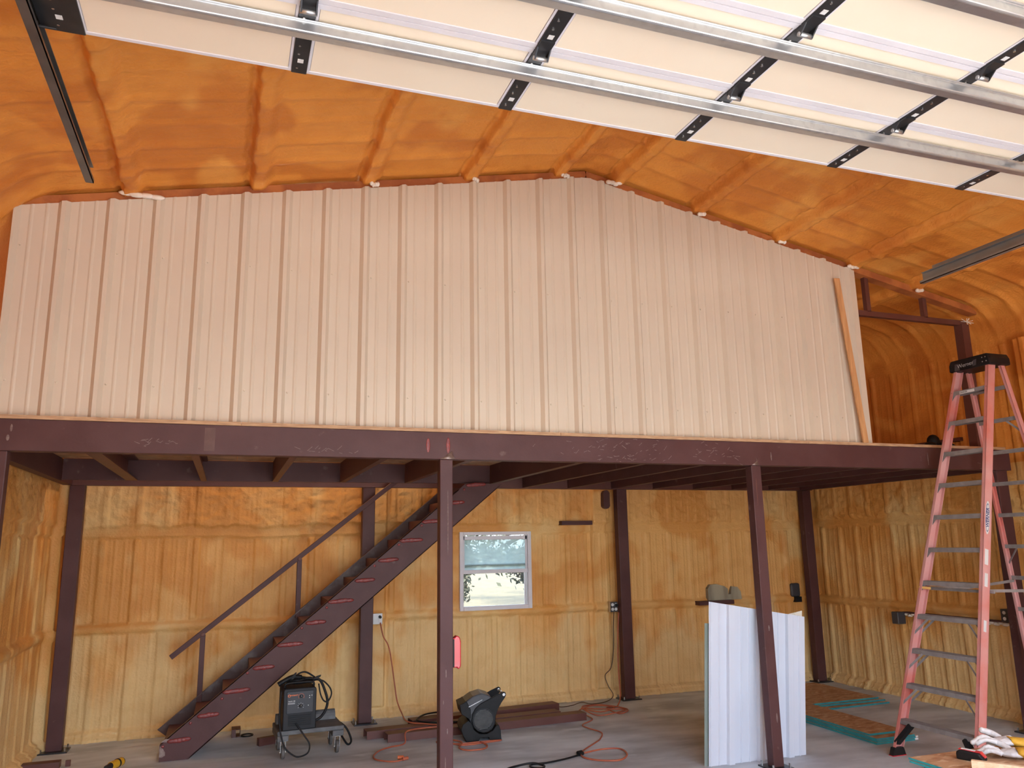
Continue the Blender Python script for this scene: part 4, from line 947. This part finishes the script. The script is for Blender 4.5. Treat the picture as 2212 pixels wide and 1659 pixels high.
MB().tube([(-0.13, -0.12, 0.36), (-0.12, -0.12, 0.395), (0.0, -0.12, 0.402), (0.12, -0.12, 0.395), (0.13, -0.12, 0.36)], 0.011, 8, 4).build('handle', M_BLACK, wd, world=False, smooth=True)
gun = thing('welding_gun', 'black welding gun and coiled cables draped over the welder', 'welding gun', (2.215, 2.10, 0.61), math.radians(3))
MB().tube([(-0.19, -0.10, 0.028), (-0.14, -0.10, 0.055), (-0.06, -0.09, 0.085), (0.02, -0.08, 0.075)], 0.022, 8, 4).build('grip', M_BLACK, gun, world=False, smooth=True)
MB().tube([(0.02, -0.08, 0.075), (0.07, -0.05, 0.06), (0.12, -0.04, 0.055)], 0.012, 8, 3).build('nozzle', M_BLACK, gun, world=False, smooth=True)
MB().prism([(-0.09, 0.07), (-0.055, 0.105), (-0.03, 0.125), (-0.028, 0.115), (-0.04, 0.09), (-0.06, 0.065)], -0.11, -0.08, 'y').build('trigger', M_BLACK, gun, world=False)
MB().tube([(0.05, -0.05, 0.06), (0.12, -0.07, 0.055), (0.19, -0.09, 0.04), (0.235, -0.11, -0.05), (0.262, -0.12, -0.15), (0.245, -0.12, -0.23), (0.20, -0.13, -0.285), (0.150, -0.13, -0.31)], 0.012, 8, 5).build('cable', M_BLACKC, gun, world=False, smooth=True)
MB().tube([(0.15, -0.08, 0.045), (0.22, -0.10, 0.03), (0.28, -0.12, -0.03), (0.295, -0.13, -0.09), (0.265, -0.13, -0.15), (0.225, -0.13, -0.14), (0.195, -0.12, -0.08), (0.18, -0.10, 0.01)], 0.007, 8, 5).build('cable', M_BLACKC, gun, world=False, smooth=True)
MB().tube([(-0.04, -0.05, 0.05), (-0.01, -0.06, 0.10), (0.05, -0.06, 0.118), (0.11, -0.06, 0.09), (0.16, -0.06, 0.045), (0.10, -0.06, 0.03), (0.0, -0.04, 0.04), (-0.08, -0.06, 0.05)], 0.008, 8, 5).build('cable', M_BLACKC, gun, world=False, smooth=True)
MB().tube([(-0.10, -0.04, 0.03), (0.0, -0.10, 0.03), (0.10, -0.04, 0.03), (0.14, 0.02, 0.035), (0.0, 0.05, 0.035), (-0.1, 0.0, 0.035), (-0.02, -0.07, 0.048), (0.12, -0.03, 0.05)], 0.013, 8, 5).build('cable', M_BLACKC, gun, world=False, smooth=True)
MB().prism([(0.12, 0.05), (0.16, 0.075), (0.20, 0.085), (0.195, 0.07), (0.165, 0.055)], -0.10, -0.08, 'y').build('clamp', M_BLACK, gun, world=False)
wl_ = MB().tube([(2.055, 1.888, 0.60), (2.045, 1.88, 0.45), (2.052, 1.875, 0.30), (2.065, 1.868, 0.22), (2.10, 1.855, 0.12), (2.16, 1.84, 0.06), (2.22, 1.83, 0.035), (2.30, 1.83, 0.06), (2.315, 1.84, 0.13), (2.27, 1.86, 0.20), (2.22, 1.885, 0.27), (2.19, 1.895, 0.31)], 0.007, 8, 5)
tag(wl_.build('ground_cable', M_BLACKC, smooth=True), 'thin black cable looping down the front of the welder', 'cable')
tag(MB().tube([(2.645, 2.30, 0.20), (2.71, 2.28, 0.14), (2.75, 2.24, 0.04), (2.71, 2.22, 0.012), (2.65, 2.30, 0.10)], 0.010, 8, 5).build('black_strap', M_BLACKC, smooth=True), 'black strap loop hanging off the right end of the grey cart', 'strap')

# ------------------------------------------------------------------ utility fan
fn = thing('utility_fan', 'black and grey pivoting blower fan with round side grille', 'fan', (3.99, 1.985, 0), math.radians(-8))
ZC = 0.195; D0, D1 = -0.15, 0.15
def fz(pts_): return [(a, ZC + b) for a, b in pts_]
MB().prism(fz([(-0.19, 0.165), (-0.10, 0.222), (-0.01, 0.245), (0.075, 0.215), (0.115, 0.12), (0.12, 0.0), (0.06, -0.10), (-0.04, -0.11), (-0.10, -0.07), (-0.145, 0.02)]), D0 + 0.018, D1 - 0.018, 'y').build('shell', M_DGREY, fn, world=False, bevel=0.012, seg=2)
MB().prism(fz([(-0.192, 0.166), (-0.165, 0.180), (-0.125, 0.10), (-0.12, 0.02), (-0.146, 0.018), (-0.215, 0.06), (-0.235, 0.150)]), D0 + 0.012, D1 - 0.012, 'y').build('outlet', M_BLACK, fn, world=False, bevel=0.004)
side = fz([(0.205, 0.252), (0.224, 0.242), (0.228, 0.218), (0.216, 0.196), (0.180, 0.150), (0.146, 0.095), (0.122, 0.03), (0.115, -0.04), (0.085, -0.09), (0.04, -0.115), (-0.01, -0.118), (-0.06, -0.10), (-0.098, -0.06), (-0.118, 0.0), (-0.112, 0.055), (-0.075, 0.115), (-0.02, 0.155), (0.06, 0.190), (0.13, 0.222)])
for y0, y1 in ((D0, D0 + 0.018), (D1 - 0.018, D1)):
    sp_ = MB().prism(side, y0, y1, 'y').build('side_plate', M_BLACK, fn, world=False, bevel=0.004)
    ya = y0 - 0.001 if y0 < 0 else y1
    MB().ring((-0.002, y0, ZC + 0.004), (0, -1, 0), 0.094, 0.108, 0.008, 36).build('grille_ring', M_CHAR, sp_, world=False)
    q = MB()
    for k in range(15):
        zz = -0.084 + 0.012 * k; w = math.sqrt(max(0.0, 0.094 ** 2 - zz ** 2)); q.bar((-0.002 - w, y0 - 0.004, ZC + 0.004 + zz), (-0.002 + w, y0 - 0.004, ZC + 0.004 + zz + 0.006), 0.004, 0.005)
    q.build('grille_bars', M_CART, sp_, world=False)
    MB().cyl((0.204, y0, ZC + 0.226), (0.204, y0 - 0.006, ZC + 0.226), 0.014, n=14).build('handle_bolt', M_CHROME, sp_, world=False)
MB().cyl((0.204, D0 + 0.018, ZC + 0.226), (0.204, D1 - 0.018, ZC + 0.226), 0.012, n=12).build('handle_bar', M_CHROME, fn, world=False, smooth=True)
MB().bar((-0.145, D0 + 0.014, ZC + 0.125), (-0.01, D0 + 0.014, ZC + 0.185), 0.006, 0.006).build('silver_trim', M_CHROME, fn, world=False)
base = fz([(-0.205, -0.03), (-0.150, 0.005), (-0.122, -0.02), (-0.095, -0.085), (-0.045, -0.122), (0.03, -0.128), (0.09, -0.10), (0.125, -0.055), (0.150, -0.05), (0.168, -0.10), (0.176, -0.194), (0.065, -0.194), (0.05, -0.160), (-0.035, -0.160), (-0.05, -0.194), (-0.165, -0.194), (-0.205, -0.13), (-0.222, -0.075)])
MB().prism(base, D0 - 0.004, D1 + 0.004, 'y').build('stand', M_BLACK, fn, world=False, bevel=0.004)

# ------------------------------------------------------------------ cords
def cord(label, pts, r, m, name='extension_cord', ends=()):
    o = MB().tube(pts, r, 6, 5)
    t = thing(name, label, 'cord', (pts[-1][0], pts[-1][1], 0)) if ends else None
    if t is None: return tag(o.build(name, m, smooth=True), label, 'cord')
    o.build('cable', m, t, smooth=True)
    for (p, d, m2) in ends:
        p = Vector(p); d = Vector(d).normalized(); MB().cyl(p, p + d * 0.055, 0.016, 0.014, 10).build('plug', m2, t, smooth=False)
    return t
zf = 0.010
cord('orange extension cord running from the left outlet down over the channels', [(3.19, 3.20, 1.03), (3.23, 3.22, 0.88), (3.30, 3.22, 0.74), (3.36, 3.22, 0.39), (3.39, 3.20, 0.19), (3.41, 3.05, 0.09), (3.38, 2.60, 0.085), (3.53, 2.42, 0.085), (3.66, 2.26, 0.085), (3.40, 2.24, 0.085), (3.26, 2.13, 0.085), (3.23, 2.03, zf), (3.08, 1.95, zf), (2.96, 1.86, zf), (2.87, 1.68, zf), (2.88, 1.54, zf), (3.0, 1.43, zf), (3.09, 1.46, zf)], 0.007, M_ORANGE, ends=[((3.09, 1.46, 0.016), (1, 0.3, 0), M_ORANGE), ((3.06, 1.53, 0.016), (1, -0.2, 0), M_OINK)])
cord('orange cord coiled on the floor in front of the fan', [(3.55, 1.99, zf), (3.62, 1.90, zf), (3.73, 1.74, zf), (3.92, 1.745, zf), (4.13, 1.775, zf), (3.92, 1.77, 0.016), (3.70, 1.80, zf), (3.53, 1.93, zf), (3.60, 2.03, zf), (3.70, 1.96, zf), (3.74, 1.81, 0.018), (3.67, 1.66, zf), (3.72, 1.54, zf), (3.87, 1.53, zf), (3.94, 1.64, zf), (3.91, 1.76, 0.02)], 0.008, M_ORANGE)
cord('tangled orange cord running from the right outlet to a pile on the floor', [(6.14, 3.12, 1.02), (6.10, 3.10, 0.68), (6.085, 3.08, 0.35), (6.07, 3.03, 0.06), (5.95, 2.85, zf), (5.85, 2.72, zf), (5.72, 2.70, zf), (5.72, 2.38, zf), (5.91, 2.55, zf), (5.73, 2.84, 0.02), (5.51, 2.90, zf), (5.42, 2.56, 0.02), (5.48, 2.38, zf), (5.68, 2.39, 0.02), (5.86, 2.50, 0.02), (5.60, 2.62, 0.025), (5.45, 2.80, zf), (5.55, 2.50, 0.02), (5.78, 2.62, 0.03), (5.60, 2.80, 0.03), (5.39, 2.70, 0.02), (5.33, 2.55, 0.02), (5.33, 2.25, zf), (5.12, 2.05, zf), (5.11, 1.89, zf), (5.15, 1.66, zf), (5.03, 1.44, zf), (4.93, 1.33, zf), (4.78, 1.19, zf), (4.67, 1.08, zf)], 0.007, M_ORANGE)
cord('orange cord lying in an oval loop beside the black splitter', [(4.66, 1.02, zf), (4.87, 1.08, zf), (5.03, 1.03, zf), (5.0, 0.83, zf), (4.86, 0.69, zf), (4.70, 0.74, zf), (4.61, 0.86, zf), (4.61, 0.97, zf)], 0.008, M_ORANGE)
cord('black cord with a plug splitter snaking toward the door', [(4.60, 0.985, zf), (4.43, 0.91, zf), (4.23, 0.86, zf), (4.10, 0.865, zf), (4.06, 0.78, zf), (4.13, 0.72, zf), (4.18, 0.79, zf), (4.10, 0.855, 0.022), (3.97, 0.87, zf), (3.84, 0.80, zf), (3.70, 0.60, zf)], 0.009, M_BLACKC, ends=[((4.59, 0.98, 0.018), (1, 0.25, 0), M_BLACK), ((4.60, 1.02, 0.018), (1, 0.5, 0), M_BLACK)])
cord('brown cord falling from the right outlet and wandering along the wall sill', [(6.09, 3.15, 1.02), (6.10, 3.20, 0.85), (6.10, 3.22, 0.58), (6.06, 3.23, 0.36), (5.98, 3.24, 0.27), (6.00, 3.20, 0.15), (6.04, 3.16, 0.05), (5.90, 3.05, zf), (5.67, 2.98, zf), (5.60, 3.12, zf), (5.42, 3.00, zf), (5.26, 2.98, zf), (5.30, 3.18, zf), (5.22, 3.20, zf), (5.10, 3.12, zf), (4.96, 3.10, zf), (4.70, 3.08, zf), (4.4, 3.15, zf), (4.1, 3.05, zf), (3.8, 3.16, zf), (3.6, 3.05, zf)], 0.005, M_BROWNC)
cord('black cord bent over the steel channels left of the fan', [(3.80, 2.90, 0.09), (3.62, 2.84, 0.09), (3.48, 2.62, 0.088), (3.56, 2.47, 0.088), (3.72, 2.40, 0.088), (3.90, 2.36, 0.088)], 0.009, M_BLACKC)

# ------------------------------------------------------------------ electrical boxes
def outlet(label, x, y, z, m, w=0.055, h=0.058):
    t = thing('outlet_box', label, 'outlet', (x, y, z))
    MB().box((x - w, y, z - h), (x + w, y + 0.05, z + h)).build('box', M_GALV, t)
    MB().box((x - w, y - 0.004, z - h), (x + w, y, z + h)).build('cover_plate', m, t, bevel=0.002)
    for sx in (-1, 1):
        for sz in (-1, 1):
            MB().cyl((x + sx * w * 0.45, y - 0.004, z + sz * h * 0.45), (x + sx * w * 0.45, y - 0.007, z + sz * h * 0.45), 0.019, n=14).build('socket', M_WHITE, t)
    MB().cyl((x + w * 0.45, y - 0.007, z + h * 0.4), (x + w * 0.45, y - 0.045, z + h * 0.35), 0.016, n=10).build('plug', M_BLACK, t)
    return t
outlet('white four-socket outlet on the foam post behind the stairs', 3.165, 3.245, 1.07, M_WHITE)
outlet('grey four-socket outlet beside the back post right of the window', 6.095, 3.15, 1.085, M_DGREY, 0.05, 0.06)
t = thing('junction_box', 'grey junction box on the foam beside the far right corner post', 'junction box', (8.90, 3.16, 1.1))
MB().box((8.82, 3.19, 1.10), (8.97, 3.24, 1.28)).build('box', M_DGREY, t, bevel=0.03, seg=3)
MB().box((8.87, 3.18, 1.03), (8.97, 3.24, 1.10)).build('connector', M_BLACK, t)
t = thing('junction_box', 'small grey box on the right wall behind the ladder', 'junction box', (9.2, 1.72, 0.95))
MB().box((9.10, 1.66, 0.86), (9.22, 1.76, 1.0)).build('box', M_DGREY, t, bevel=0.006)
t = thing('outlet_box', 'grey outlet on the right wall at the frame edge behind the ladder', 'outlet', (9.2, 0.28, 1.0))
MB().box((9.13, 0.23, 1.0), (9.24, 0.32, 1.13)).build('box', M_DGREY, t, bevel=0.004)
for zz in (1.035, 1.095): MB().cyl((9.13, 0.275, zz), (9.125, 0.275, zz), 0.018, n=12).build('socket', M_WHITE, t)

# red bracket on the right flank of the middle post
rd_ = thing('red_holder', 'glossy red plastic holder on the right side of the middle front post', 'holder', (3.20, 0.0, 0.98))
MB().prism([(3.146, 0.985), (3.18, 0.985), (3.192, 0.970), (3.205, 0.985), (3.211, 1.00), (3.211, 1.17), (3.203, 1.20), (3.180, 1.215), (3.165, 1.20), (3.146, 1.195)], -0.030, 0.030, 'y').build('body', M_RED, rd_, bevel=0.008, seg=3)
MB().box((3.1465, -0.034, 0.99), (3.158, 0.034, 1.19)).build('mount', M_BLACK, rd_)
